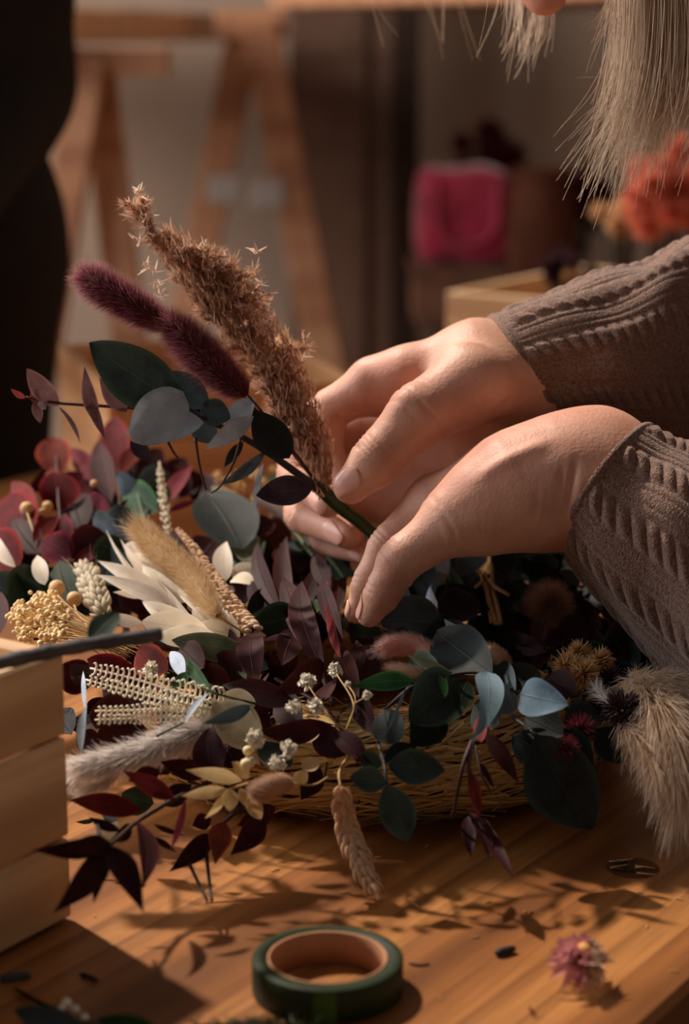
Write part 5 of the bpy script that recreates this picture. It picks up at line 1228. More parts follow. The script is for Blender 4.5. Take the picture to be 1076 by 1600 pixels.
    S('hanging_leaf_sprig', (735, 1160), 'long maroon leaves and thin stems hanging over the straw ring', [
      ((762, 1146, -.10), (752, 1118, -.10), 22, 'pinkr', 10, .1, 'oval'), ((752, 1160, -.105), (750, 1118, -.10), 22, 'pinkr', 10, .1, 'oval'),
      ((758, 1144, -.09), (810, 1224, -.08), 30, 'maroon', 10, .15, 'lance'), ((732, 1202, -.10), (748, 1282, -.09), 22, 'rust', 10, .15, 'lance'),
      ((750, 1192, -.095), (772, 1232, -.09), 12, 'maroon', 30, .1, 'lance'), ((734, 1268, -.08), (764, 1344, -.07), 34, 'maroon', 35, .15, 'lance'),
      ((748, 1278, -.08), (802, 1372, -.055), 30, 'maroon', 30, .1, 'lance'), ((730, 1275, -.07), (736, 1340, -.06), 26, 'maroon', 10, .1, 'lance'),
      ((640, 1340-210, -.07), (690, 1160, -.06), 40, 'dark', 10, .1, 'oval')],
      [([(737, 1158, -.10), (722, 1200, -.10), (706, 1278, -.08)], .0011), ([(738, 1160, -.10), (732, 1204, -.10), (748, 1270, -.085), (775, 1310, -.07)], .0010), ([(742, 1165, -.1), (752, 1210, -.1), (768, 1240, -.09)], .0006)])
    # --- left lower
    S('dark_red_round_sprig', (240, 1060), 'dark red round leaves around the cream fern', [
      ((262, 1048, -.07), (214, 1016, -.07), 56, 'red', 5, .15, 'round'), ((318, 1044, -.07), (280, 1012, -.07), 50, 'maroon', 10, .15, 'round'),
      ((215, 1050, -.06), (136, 1030, -.07), 46, 'red', 10, .15, 'oval'), ((210, 1110, -.05), (140, 1120, -.05), 66, 'maroon', 10, .15, 'round'),
      ((230, 1140, -.045), (150, 1150, -.04), 60, 'maroon', 10, .15, 'oval'), ((334, 1216, -.09), (326, 1138, -.10), 54, 'maroon', 5, .12, 'oval'),
      ((220, 1095, -.04), (160, 1075, -.04), 60, 'maroon', 10, .1, 'round'), ((300, 1110, -.04), (240, 1090, -.04), 60, 'maroon', 10, .1, 'round'),
      ((360, 1070, -.04), (300, 1060, -.04), 70, 'maroon', 10, .1, 'round'), ((380, 1055, -.05), (330, 1035, -.05), 60, 'maroon', 10, .1, 'round')],
      [([(370, 1090, -.04), (300, 1060, -.06), (220, 1035, -.06)], .0009)])
    S('olive_leaf_sprig', (370, 1020), 'long olive green leaf below the bleached leaves', [
      ((396, 1024, -.07), (268, 1000, -.085), 46, 'olive', 12, .12, 'oval'), ((420, 1045, -.05), (350, 1010, -.04), 40, 'dark', 10, .1, 'oval'),
      ((385, 1062, -.05), (376, 1030, -.06), 14, 'vivid', 10, .1, 'lance')])
    S('small_leaf_sprig', (300, 1060), 'small green and blue leaflets over the cream fern', [
      ((288, 1060, -.11), (266, 1018, -.115), 24, 'silver', 8, .1, 'oval'), ((270, 1076, -.115), (292, 1050, -.12), 18, 'vivid', 10, .15, 'oval'),
      ((332, 1084, -.11), (292, 1028, -.115), 24, 'vivid', 30, .12, 'lance'), ((288, 1130, -.12), (328, 1082, -.12), 12, 'silver', 30, .1, 'lance'),
      ((394, 1102, -.10), (318, 1130, -.11), 26, 'slate', 15, .12, 'lance'), ((126, 1178, -.10), (136, 1100, -.11), 16, 'silver', 20, .1, 'lance'),
      ((134, 1110, -.1), (130, 1048, -.1), 12, 'silver', 45, .1, 'lance')],
      [([(400, 1100, -.07), (332, 1082, -.11), (286, 1062, -.11)], .0006, M_STEMG), ([(245, 1150, -.1), (275, 1135, -.11), (288, 1128, -.11)], .0006, M_STEMG)])
    S('bleached_leaf_sprig', (380, 1130), 'broad translucent beige leaf left of centre', [
      ((408, 1168, -.08), (330, 1100, -.09), 72, 'skel', 10, .1, 'oval'), ((400, 1100, -.07), (340, 1092, -.08), 50, 'skel', 10, .1, 'oval')])
    # cream fern fronds
    sp = sprig('cream_fern', (360, 1110), 'cream dried fern of four curled fronds above the crate edge')
    def frond(pts, n, l0, l1, up=1, down=1):
        c = crv([W(*p) for p in pts], n); T = nrm_rows(np.gradient(c, axis=0)); m = MB(); m.tube(c, np.linspace(.0008, .0004, n), 6)
        for i in range(1, n-1):
            f = i/n; L = (l0*(1-f)+l1*f)/pxm(c[i][1])*rng.uniform(.8, 1.15); nn = nrm(CAMP-c[i]); s = nrm(np.cross(T[i], nn))
            for sg in ((1,) if not down else (-1,) if not up else (-1, 1)):
                b = c[i]; m.tube(crv([b, b+s*sg*L*.55+T[i]*L*.02+nn*L*.2, b+s*sg*L*.95+T[i]*L*.3+nn*L*.3, b+s*sg*L*rng.uniform(.6, .85)+T[i]*L*rng.uniform(.4, .6)+nn*L*rng.uniform(.1, .3)], 7), np.linspace(.00055, .0004, 7), 5)
        m.obj('frond', M_FR, sp)
    M_FR = plain('fern_cream', col(252, 240, 214), .6, .05, 200, .3)
    frond([(355, 1104, -.08), (290, 1085, -.10), (215, 1062, -.11), (141, 1044, -.115)], 27, 26, 8)
    frond([(345, 1112, -.08), (280, 1098, -.10), (205, 1080, -.11), (134, 1062, -.115)], 27, 18, 7)
    frond([(330, 1116, -.07), (270, 1108, -.09), (210, 1110, -.105), (148, 1111, -.11)], 22, 14, 6)
    frond([(320, 1122, -.07), (260, 1120, -.09), (205, 1123, -.105), (148, 1125, -.11)], 22, 12, 6)
    floret(sp, (238, 1046, -.11), 17, M_FLO, 20)
    # white plume lying left
    def plume(sp, pts, wpx, mat, n, lpx, lean=1.0, droop=.3, wid=.0004, name='plume'):
        c = crv([W(*p) for p in pts], 30); T = nrm_rows(np.gradient(c, axis=0)); t = rng.uniform(0, 28.9, n); k = t.astype(int); f = (t-k)[:, None]
        q = c[k]*(1-f)+c[k+1]*f; ax = T[k]; d = rng.normal(size=(n, 3)); d -= ax*(d*ax).sum(1)[:, None]; d = nrm_rows(d); R = wpx/2/pxm(q[:, 1].mean())
        env = np.sin(PI*np.clip(t/29*.9+.08, 0, 1))**.5
        L = lpx/pxm(q[:, 1].mean())*rng.uniform(.6, 1.2, n)
        V1, F1, U1 = strands(q+d*(R*.45*env*rng.random(n)**.5)[:, None], nrm_rows(ax*lean+d*.38+rng.normal(size=(n, 3))*.12), L, wid, d*.1+[0, 0, -droop], 4, .1)
        # cloud of finer hairs in the tufts
        m2 = n*2; j = rng.integers(0, n, m2)
        V2, F2, U2 = strands(q[j]+d[j]*(R*.6*env[j]*rng.random(m2)**.5)[:, None], nrm_rows(ax[j]*lean*.9+d[j]*.55+rng.normal(size=(m2, 3))*.3), L[j]*.6, wid*.4, d[j]*.2+[0, 0, -droop], 3, .2)
        V, F, U = join_arr([(V1, F1, U1), (V2, F2, U2)]); return link(name, mesh(name, V, F, U), MF[mat], sp)
    sp = sprig('white_plume', (380, 1140), 'white feathery grass plume lying beside the crate')
    plume(sp, [(360, 1130, -.07), (290, 1150, -.08), (215, 1178, -.09), (130, 1198, -.09)], 52, 'white', 3000, 46, 1.1, .1, .0006)
    plume(sp, [(390, 1145, -.06), (345, 1142, -.07), (295, 1145, -.075), (262, 1148, -.08)], 34, 'white', 900, 36, 1.1, .1, .0005)
    plume(sp, [(185, 1210, -.08), (160, 1226, -.085), (130, 1238, -.085)], 16, 'white', 240, 34, 1.1, .1, .0004)
    sp = sprig('ivory_plume', (985, 1080), 'big ivory feathery plume hanging down at the right edge')
    plume(sp, [(985, 1066, -.04), (1020, 1100, -.05), (1050, 1160, -.055), (1068, 1240, -.05)], 120, 'ivory', 3400, 74, 1.0, .35, .0006)
    plume(sp, [(1010, 1062, -.03), (1050, 1080, -.035), (1080, 1130, -.04), (1100, 1200, -.04)], 90, 'ivory', 1500, 66, 1.0, .3, .0006)
    plume(sp, [(965, 1130, -.05), (1000, 1160, -.055), (1030, 1205, -.055)], 56, 'ivory', 700, 60, 1.0, .3, .0005)
    plume(sp, [(950, 1100, -.06), (940, 1085, -.06), (930, 1075, -.06)], 14, 'white', 80, 34, 1.0, .0, .0004)
    # lower-left golden leaves and small tail
    S('golden_leaf_sprig', (378, 1221), 'small golden bleached leaves at lower left of centre', [
      ((378, 1220, -.10), (290, 1203, -.11), 26, 'gold', 10, .15, 'lance'), ((356, 1234, -.11), (282, 1244, -.115), 22, 'gold', 10, .15, 'lance'),
      ((352, 1236, -.11), (320, 1279, -.11), 18, 'gold', 40, .1, 'lance'), ((358, 1232, -.115), (359, 1268, -.115), 26, 'gold', 5, .1, 'oval'),
      ((374, 1232, -.11), (388, 1262, -.11), 20, 'gold', 20, .1, 'oval'), ((390, 1240, -.11), (408, 1280, -.10), 26, 'gold', 10, .1, 'oval'),
      ((390, 1215, -.09), (362, 1190, -.09), 26, 'gold', 20, .1, 'lance'), ((470, 1200, -.08), (500, 1188, -.08), 28, 'gold', 30, .1, 'oval'),
      ((470, 1160, -.07), (500, 1140, -.07), 26, 'gold', 30, .1, 'oval'), ((460, 1225, -.08), (480, 1205, -.08), 24, 'gold', 10, .1, 'oval')],
      [([(440, 1210, -.07), (395, 1222, -.10), (355, 1234, -.11)], .0008, M_STRAWS)])
    sp = sprig('bunny_tail_stem', (470, 1224), 'small beige bunny tail at the lower left of the straw')
    tail(sp, [(456, 1222, -.10), (425, 1228, -.115), (392, 1238, -.115)], 26, 'brown', 3400, .16, .8)
    stem(sp, [(456, 1224, -.10), (490, 1226, -.09), (512, 1214, -.08)], .0005, M_STRAWS)
    # hanging wheat
    sp = sprig('wheat_stem', (534, 1230), 'tan wheat ear hanging forward on the table, centre')
    ear(sp, [(532, 1228, -.085), (540, 1280, -.07), (560, 1340, -.035), (592, 1404, .005)], 52, 'wheat', 11, awnpx=26, openk=.5)
    stem(sp, [(545, 1180, -.04), (530, 1205, -.075), (532, 1230, -.085)], .0008, M_STRAWS)
    # maroon cluster bottom left
    _ds[0] = 1.0
    S('maroon_leaf_sprig', (200, 1270), 'dark maroon pointed leaves hanging in front of the crate corner', [
      ((222, 1268, -.05), (108, 1250, -.05), 40, 'rust', 10, .1, 'lance'), ((272, 1248, -.06), (192, 1204, -.07), 34, 'rust', 10, .1, 'lance'),
      ((188, 1298, -.07), (138, 1276, -.07), 18, 'maroon', 10, .1, 'lance'), ((172, 1316, -.075), (50, 1328, -.105), 40, 'maroon', 25, .15, 'lance'),
      ((174, 1322, -.075), (92, 1330, -.10), 36, 'maroon', -10, .15, 'lance'), ((168, 1326, -.075), (83, 1427, -.06), 50, 'maroon', 5, .12, 'lance'),
      ((158, 1345, -.07), (146, 1412, -.05), 22, 'maroon', 10, .1, 'lance'), ((166, 1322, -.08), (224, 1426, -.055), 46, 'maroon', 5, .12, 'lance'),
      ((216, 1284, -.065), (222, 1388, -.05), 44, 'plum', 35, .15, 'lance'), ((206, 1290, -.06), (170, 1316, -.07), 26, 'maroon', 20, .1, 'lance'),
      ((290, 1246, -.07), (264, 1334, -.06), 20, 'pinkr', 50, .1, 'lance'), ((240, 1308, -.05), (276, 1332, -.04), 12, 'maroon', 10, .1, 'lance'),
      ((240, 1288, -.05), (290, 1306, -.05), 10, 'maroon', 10, .1, 'lance'), ((250, 1205, -.06), (200, 1220, -.06), 34, 'maroon', 20, .1, 'lance'),
      ((260, 1260, -.05), (300, 1225, -.05), 40, 'maroon', 20, .1, 'lance'), ((320, 1215, -.05), (250, 1190, -.05), 36, 'maroon', 20, .1, 'lance')],
      [([(330, 1220, -.04), (270, 1250, -.055), (215, 1283, -.06), (166, 1322, -.075), (152, 1290, -.08)], .0012)])
    _ds[0] = .55
    S('maroon_leaf_sprig', (340, 1290), 'maroon leaves drooping to the table under the golden leaves', [
      ((334, 1304, -.06), (264, 1362, -.045), 38, 'maroon', 10, .12, 'lance'), ((350, 1284, -.07), (336, 1350, -.05), 42, 'rust', 10, .12, 'lance'),
      ((412, 1272, -.06), (360, 1336, -.045), 44, 'maroon', 10, .12, 'lance'), ((430, 1260, -.05), (370, 1290, -.05), 40, 'maroon', 20, .1, 'lance'),
      ((400, 1230, -.05), (330, 1260, -.05), 44, 'maroon', 20, .1, 'lance'), ((500, 1200, -.05), (470, 1250, -.05), 40, 'maroon', 10, .1, 'lance'),
      ((330, 1280, -.05), (300, 1290, -.05), 30, 'maroon', 10, .1, 'lance')],
      [([(400, 1240, -.05), (345, 1290, -.06), (290, 1340, -.03)], .001), ([(296, 1350, -.05), (310, 1380, -.03), (324, 1408, -.015)], .0009, M_STEMK), ([(322, 1330, -.05), (326, 1370, -.03), (331, 1408, -.015)], .0009, M_STEMK)])
    S('pale_leaf_sprig', (160, 1300), 'pale grey-green leaves half hidden by the maroon ones', [
      ((186, 1286, -.03), (146, 1306, -.03), 44, 'skel', 10, .1, 'oval'), ((184, 1282, -.035), (158, 1270, -.04), 20, 'blue', 40, .1, 'lance'),
      ((240, 1255, -.03), (190, 1240, -.03), 50, 'green', 20, .1, 'oval'), ((150, 1280, -.03), (118, 1284, -.03), 10, 'green', 30, .1, 'lance')])
    # dark undergrowth between, so that the ring reads as full
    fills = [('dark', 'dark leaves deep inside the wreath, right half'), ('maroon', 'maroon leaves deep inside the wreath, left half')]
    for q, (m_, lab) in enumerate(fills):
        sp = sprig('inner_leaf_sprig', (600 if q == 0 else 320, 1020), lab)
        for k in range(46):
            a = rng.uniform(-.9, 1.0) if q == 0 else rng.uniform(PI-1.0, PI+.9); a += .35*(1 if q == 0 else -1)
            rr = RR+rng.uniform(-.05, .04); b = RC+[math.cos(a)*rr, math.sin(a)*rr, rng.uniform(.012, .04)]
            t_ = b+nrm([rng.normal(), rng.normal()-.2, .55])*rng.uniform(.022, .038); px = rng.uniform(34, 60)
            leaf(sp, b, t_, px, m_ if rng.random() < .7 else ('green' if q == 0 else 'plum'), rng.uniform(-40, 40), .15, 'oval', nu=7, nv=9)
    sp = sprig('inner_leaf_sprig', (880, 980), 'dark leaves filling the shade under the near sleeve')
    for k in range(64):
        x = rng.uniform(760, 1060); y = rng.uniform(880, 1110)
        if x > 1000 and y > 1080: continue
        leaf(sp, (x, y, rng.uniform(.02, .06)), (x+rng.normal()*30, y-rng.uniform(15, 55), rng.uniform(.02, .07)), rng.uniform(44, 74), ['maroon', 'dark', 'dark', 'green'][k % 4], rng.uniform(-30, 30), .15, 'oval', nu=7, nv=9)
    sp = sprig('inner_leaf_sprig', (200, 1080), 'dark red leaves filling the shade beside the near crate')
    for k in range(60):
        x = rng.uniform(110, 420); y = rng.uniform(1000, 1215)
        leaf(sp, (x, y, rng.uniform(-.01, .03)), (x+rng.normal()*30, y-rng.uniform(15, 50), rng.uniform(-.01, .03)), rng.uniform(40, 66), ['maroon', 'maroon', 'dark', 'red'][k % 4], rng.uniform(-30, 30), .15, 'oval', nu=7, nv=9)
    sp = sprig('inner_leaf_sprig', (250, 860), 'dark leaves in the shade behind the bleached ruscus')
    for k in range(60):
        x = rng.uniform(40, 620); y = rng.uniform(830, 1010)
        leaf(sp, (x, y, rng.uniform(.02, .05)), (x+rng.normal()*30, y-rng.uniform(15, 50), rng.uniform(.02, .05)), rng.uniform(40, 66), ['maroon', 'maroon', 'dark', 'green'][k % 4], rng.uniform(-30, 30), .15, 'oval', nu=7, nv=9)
    # green flower stems poking out under the far hand
    sp = sprig('cut_stems', (480, 860), 'green cut stems under the curled fingers')
    for a in [[(446, 812, .02), (474, 850, .0), (500, 880, -.01)], [(470, 862, .02), (500, 856, .02), (540, 846, .02)], [(500, 855, .01), (520, 880, .0), (540, 905, -.01)]]: stem(sp, a, .0017, M_STEMG)
wreath_plants()
# ---------------------------------------------------------------- the bunch held in the far hand
def bouquet():
    _yb[0] = 1.0
    root = empty('bouquet', P(560, 815, 1.0), 'small dried bouquet of tan plume, purple bunny tails and eucalyptus held in the fingers', 'bouquet')
    def W2(x, y, d=0): return P(x, y, 1.0+d)
    def grp(name, at, label=None): return empty(name, P(at[0], at[1], 1.0), label, None, None, root)
    # wrapped handle
    c = crv([W2(497, 760), W2(530, 792, .01), W2(560, 815, .012), W2(592, 842, .014)], 16)
    V, F, U = tube(c, np.linspace(.0036, .0030, 16), 12); link('taped_stem', mesh('taped_stem', V, F, U), plain('florist_tape', col(34, 58, 24), .4, .3, 150, .5), root)
    # big tan plume
    g = grp('grass_plume', (505, 765), 'tan feathery grass plume'); m = []; stems_ = MB()
    main = crv([W2(508, 772, .005), W2(470, 690, .01), (W2(400, 560, .012)), W2(300, 440, .012), W2(238, 360, .012), W2(216, 298, .012)], 60)
    V, F, U = tube(main, np.linspace(.0014, .0003, 60), 6); stems_.add(V, F, U)
    T = nrm_rows(np.gradient(main, axis=0)); up = np.array([0, 0, 1.]); left = np.array([-1, 0, 0.])
    # branch tips reach this outline on the upper right
    tips = [(216, 296), (222, 318), (228, 345), (238, 372), (250, 385), (268, 400), (285, 392), (302, 402), (318, 418), (345, 402), (338, 430), (365, 432), (398, 418), (400, 445), (408, 470), (404, 500), (412, 520), (430, 548), (448, 560), (468, 552), (462, 590), (475, 610), (488, 640), (496, 668), (506, 700), (514, 730)]
    anch = [(int(rng.integers(0, 26)), rng.uniform(.85, 1.22), rng.normal(size=2)*6) for _ in range(30)]
    for k in range(230):
        f = rng.random()**.85; i = int(4+f*50)
        b = main[i]; an = anch[k % 30]; f = 1-an[0]/25*.9+rng.normal()*.06; i = int(np.clip(4+f*50, 3, 54)); b = main[i]; tt = np.array(tips[an[0]])+an[2]; e = rng.random()**.45*an[1]
        tp = W2(tt[0]+rng.normal()*2.2, tt[1]+rng.normal()*3, .012+rng.normal()*.006+an[2][0]*.001)
        if k % 4 == 0: tp = main[i]+T[i]*.012+nrm(np.array([-.5, 0, -.15])+rng.normal(size=3)*.3)*.008
        tp = b+(tp-b)*(.35+.68*e); L = np.linalg.norm(tp-b)
        c = crv([b, b*.55+tp*.45+T[i]*min(L*.22, .006), tp], 10)
        V, F, U = tube(c, .00022, 3, False); stems_.add(V, F, U)
        n = int(12+L/.0009); t = rng.uniform(1.5, 8.9, n); kk = t.astype(int); ff = (t-kk)[:, None]; q = c[kk]*(1-ff)+c[np.minimum(kk+1, 9)]*ff
        ax = nrm(c[-1]-c[3]); D = nrm_rows(ax*1.0+rng.normal(size=(n, 3))*.5+[0, 0, .15])
        m.append(strands(q+rng.normal(size=(n, 3))*.0007, D, rng.uniform(.0028, .0062, n), .0011, None, 2, .15))
        nh = n*2; j = rng.integers(0, n, nh); m.append(strands(q[j]+D[j]*.001, nrm_rows(D[j]+rng.normal(size=(nh, 3))*.5), rng.uniform(.003, .007, nh), .00022, None, 2, .2))
    # dense lower body
    n = 3800; f = rng.random(n); i = (f*44).astype(int)+1; q = main[i]; off = rng.random(n)
    wd = np.interp(f, [0, .15, .4, .7, 1], [.004, .012, .018, .020, .006]); side = nrm(np.array([.75, 0, .66])); q = q+side*(off*wd)[:, None]-side*(.004*(1-off))[:, None]+rng.normal(size=(n, 3))*[.001, .006, .001]
    D = nrm_rows(T[i]+np.array([.25, 0, .35])+rng.normal(size=(n, 3))*.35); m.append(strands(q, D, rng.uniform(.003, .0075, n), .0010, None, 2, .15))
    V, F, U = join_arr(m); o = link('spikelets', mesh('spikelets', V, F, U), MF['tan'], g); o['kind'] = 'stuff'
    stems_.obj('branchlets', M_STRAWS, g)['kind'] = 'stuff'
    # white-tipped spikelets
    m = []
    for (x, y) in [(219, 300), (214, 304), (222, 350), (228, 415), (252, 462), (246, 446), (404, 480), (412, 500), (408, 522), (398, 420), (470, 560), (460, 575), (375, 480), (392, 465), (345, 405)]+[tuple(np.array(tips[int(rng.integers(2, 20))])+rng.normal(size=2)*12) for _ in range(40)]:
        q = W2(x, y, .004); n = 9; m.append(strands(q+rng.normal(size=(n, 3))*.0012, nrm_rows(rng.normal(size=(n, 3))+[.1, -.3, .8]), rng.uniform(.003, .006, n), .0012, None, 2, .15))
    V, F, U = join_arr(m); link('pale_tips', mesh('pale_tips', V, F, U), MF['tanl'], g)
    # purple tails
    g = grp('bunny_tail_stem', (430, 680), 'purple bunny tail, the upper left one')
    tail(g, [(262, 508, -.012), (215, 482, -.014), (165, 452, -.014), (130, 430, -.014)], 33, 'purple', 9000, .26, .6, tuft=.5, wid=.00017)
    stem(g, [(500, 762, 0), (400, 640, -.004), (300, 540, -.01), (260, 507, -.012)], .0007, M_STEM)
    g = grp('bunny_tail_stem', (430, 680), 'purple bunny tail, the lower right one')
    tail(g, [(386, 616, -.016), (340, 580, -.018), (300, 540, -.018), (262, 500, -.018)], 36, 'purple', 10000, .26, .6, tuft=.3, wid=.00017)
    stem(g, [(500, 762, 0), (440, 680, -.008), (384, 614, -.016)], .0008, M_STEM)
    # eucalyptus
    g = grp('eucalyptus_sprig', (477, 752), 'silver-blue eucalyptus sprig')
    stem(g, [(500, 766, -.004), (470, 744, -.008), (420, 708, -.012), (371, 679, -.016), (320, 655, -.02), (286, 636, -.022)], .0022, M_STEMK, 8, taper=.5)
    E = [((292, 636), (140, 535), 92, 'grey', 12, .1, 'oval', -.02, -.012), ((326, 634), (252, 582), 52, 'slate', 0, .1, 'oval', -.018, -.018),
         ((286, 612), (206, 690), 82, 'silver', 8, .14, 'round', -.03, -.036), ((318, 660), (196, 676), 56, 'silver', -12, .15, 'oval', -.026, -.030),
         ((312, 634), (360, 654), 44, 'slate', 0, .1, 'oval', -.018, -.02), ((298, 612), (330, 662), 36, 'dark', 25, .1, 'oval', -.012, -.012),
         ((396, 650), (320, 702), 34, 'silver', 20, .18, 'lance', -.03, -.034), ((352, 664), (398, 622), 36, 'silver', 20, .15, 'oval', -.012, -.008),
         ((452, 716), (396, 640), 58, 'dark', 5, .15, 'oval', -.022, -.028), ((488, 764), (400, 774), 48, 'aubergine', 5, .1, 'oval', -.026, -.032),
         ((411, 724), (399, 802), 22, 'silver', 60, -.2, 'lance', -.03, -.034), ((414, 706), (344, 758), 24, 'slate', 30, .1, 'lance', -.015, -.012),
         ((300, 650), (340, 690), 40, 'slate', 0, .1, 'oval', -.014, -.012), ((380, 690), (350, 730), 18, 'dark', 10, .1, 'lance', -.01, -.008)]
    for (b, t, w_, m_, ro, be, kd, d0, d1) in E: leaf(g, (b[0], b[1], d0), (t[0], t[1], d1), w_, m_, ro, be, kd)
    for a in [[(262, 690, -.02), (270, 705, -.02), (278, 716, -.02)], [(305, 684, -.016), (312, 730, -.016), (322, 766, -.016)], [(376, 684, -.014), (366, 720, -.012), (345, 758, -.008), (330, 770, -.006)]]: stem(g, a, .0008, M_STEM, 5)
    g = grp('eucalyptus_sprig', (286, 640), 'mauve small-leaved eucalyptus tip on the left')
    stem(g, [(300, 645, -.005), (240, 640, -.006), (186, 636, -.008), (120, 632, -.01), (92, 630, -.01), (55, 624, -.01), (40, 620, -.01)], .0011, M_STEM, taper=.5)
    for (b, t, w_, m_, ro, be, kd) in [((92, 634), (42, 576), 34, 'mauve', 5, .15, 'oval'), ((92, 636), (126, 694), 14, 'mauve', 55, .1, 'lance'), ((54, 626), (63, 661), 17, 'mauve', 10, .15, 'oval'), ((52, 628), (54, 606), 14, 'pinkr', 10, .1, 'oval'),
                                       ((60, 628), (72, 640), 14, 'mauve', 10, .1, 'oval'), ((40, 622), (16, 607), 10, 'pinkr', 5, .1, 'lance'), ((152, 662), (132, 572), 24, 'mauve', 5, .1, 'lance'), ((134, 612), (164, 685), 20, 'mauve', 25, -.2, 'lance'),
                                       ((198, 644), (155, 590), 28, 'mauve', 10, .1, 'lance'), ((204, 688), (236, 720), 26, 'aubergine', 10, .1, 'oval')]:
        leaf(g, (b[0], b[1], -.008), (t[0], t[1], -.012), w_, m_, ro, be, kd)
    _yb[0] = None
bouquet()

# ---------------------------------------------------------------- loose things on the table
def loose():
    # tape roll
    c = PZ(511, 1522, 0); k = .4065
    ro = 118/pxm(.735, 1500)
    ro = np.linalg.norm(PZ(630, 1500, .0125)-PZ(393, 1500, .0125))/2; c = (PZ(630, 1500, .0125)+PZ(393, 1500, .0125))/2; c[2] = TZ
    t = empty('tape_roll', c, 'roll of dark green florist tape lying in front of the wreath', 'tape')
    hh = .0138; ri = ro*.80; rc = ro*.755; b = .0006
    tm = NT('green_tape'); v = tm.map('Object'); sep = tm.n('ShaderNodeSeparateXYZ'); tm.l(v, sep.inputs[0])
    rad = tm.math('POWER', tm.math('ADD', tm.math('MULTIPLY', sep.outputs[0], sep.outputs[0]), tm.math('MULTIPLY', sep.outputs[1], sep.outputs[1])), .5)
    rings = tm.math('SINE', tm.math('MULTIPLY', rad, 14000.0)); cr = tm.noise(tm.map('Object', (1, 1, .08)), 160, 4)
    base = tm.ramp(tm.noise(v, 60, 4), [(.3, col(20, 32, 14)), (.7, col(34, 50, 20))])
    tm.b.inputs['Specular IOR Level'].default_value = .25; tm = tm.out(base, .55, tm.bump(rings, .25, .0003, tm.bump(cr, .5, .0006)))
    V, F = lathe([(ri, .0003), (ro-b, .0003), (ro, .001), (ro, hh-.0006), (ro-b, hh), (ri, hh)], 96, c, True); MB().add(V, F).obj('tape', tm, t)
    V, F = lathe([(rc, .0003), (ri-.0002, .0003), (ri-.0002, hh+.0002), (rc+.0004, hh+.0002), (rc, hh-.0003)], 96, c, True); MB().add(V, F).obj('cardboard_core', plain('cardboard', col(176, 128, 96), .85, .12, 90, .4), t)
    # loose end of the tape on the outside
    a = np.linspace(-1.75, -1.45, 10); Vv = []; 
    for x in a:
        for z in (.0005, hh-.0005): Vv.append(c+[math.cos(x)*(ro+.0006*(x+1.8)*3), math.sin(x)*(ro+.0006*(x+1.8)*3), z])
    MB().add(Vv, [(2*i, 2*i+2, 2*i+3, 2*i+1) for i in range(9)]).obj('tape_end', plain('tape_end_green', col(50, 84, 26), .4, .3, 200, .5), t)
    # everlasting flower head
    _yb[0] = None
    q = PZ(906, 1496, .012); ht = q
    t = empty('everlasting_flower', (q[0], q[1], TZ), 'loose pink and cream everlasting flower head on the table at right', 'flower')
    R = .0138; parts = []; parts2 = []
    ax = nrm([.25, -.25, .9]); s = nrm(np.cross(ax, [0, 1, 0])); u = np.cross(ax, s)
    for L in range(4):
        for i in range(18):
            a_ = 2*PI*i/18+L*.3+rng.uniform(-.1, .1); el = [-.5, 0, .4, .85][L]+rng.uniform(-.15, .15); d = nrm((math.cos(a_)*s+math.sin(a_)*u)*math.cos(el)+ax*math.sin(el))
            ln = R*rng.uniform(.9, 1.2)*(1-.12*L); b_ = q+d*R*.1; tt = q+d*ln; tt[2] = max(tt[2], TZ+.001); v, f, uu = leaf_geo(b_, tt, R*.36, rng.uniform(-30, 30), .15, 'point', .4, .05, int(rng.integers(1e6)), 5, 7)
            (parts if d[0]*-.8+d[2]*.4+.25 > rng.random()*.3 else parts2).append((v, f, uu))
    V, F, U = join_arr(parts); link('pink_bracts', mesh('pink_bracts', V, F, U), MF['dustpink'], t)['label'] = 'dusty pink bracts'
    V, F, U = join_arr(parts2); link('brown_bracts', mesh('brown_bracts', V, F, U), MF['brown'], t)['label'] = 'tan withered bracts'
    V, F = lathe([(max(1e-5, math.sin(PI*i/10)*.0035), -math.cos(PI*i/10)*.003) for i in range(11)], 14, q+ax*.0035); MB().add(V, F).obj('flower_centre', plain('centre_orange', col(232, 168, 96), .7), t)
    # fallen petal beside it
    pm = ML['cream']
    def flat_leaf(name, a, b, w, mat, label, cat, group=None, z=.0012, roll=80, kind='oval'):
        A = PZ(a[0], a[1], z); B = PZ(b[0], b[1], z+.0006); n = CAMP-(A+B)/2; L_ = nrm(B-A)
        n = nrm(n-L_*(n@L_)); s_ = np.cross(L_, n); ang = math.degrees(math.atan2(np.dot(np.cross(n, [0, 0, 1]), L_), n[2]))
        V, F, U = leaf_geo(A, B, w/3900, ang, .15, kind, .2, .03, int(rng.integers(1e6)), 7, 11); V[:, 2] = np.maximum(V[:, 2], TZ+.0003)
        o = link(name, mesh(name, V, F, U), ML[mat], None, loc=(A+B)/2*[1, 1, 0]+[0, 0, TZ]); return ID(o, label, cat, group)
    flat_leaf('fallen_petal', (866, 1505), (898, 1516), 14, 'cream', 'cream petal fallen left of the loose everlasting flower', 'petal')
    # twig lying on the crate with a leaf
    tw = empty('twig', W(255, 992, -.16), 'dark blurred twig with one green leaf lying across the near crate', 'twig')
    pts = crv([P(-80, 1060, .750), P(0, 1036, .764), P(80, 1018, .776), P(160, 1004, .786), P(252, 991, .795)], 26)
    V, F, U = tube(pts, .0030*(1+.1*np.sin(np.arange(26)*1.7)), 9); link('bark', mesh('bark', V, F, U), plain('twig_bark', col(84, 80, 82), .6, .35, 90, .8), tw)
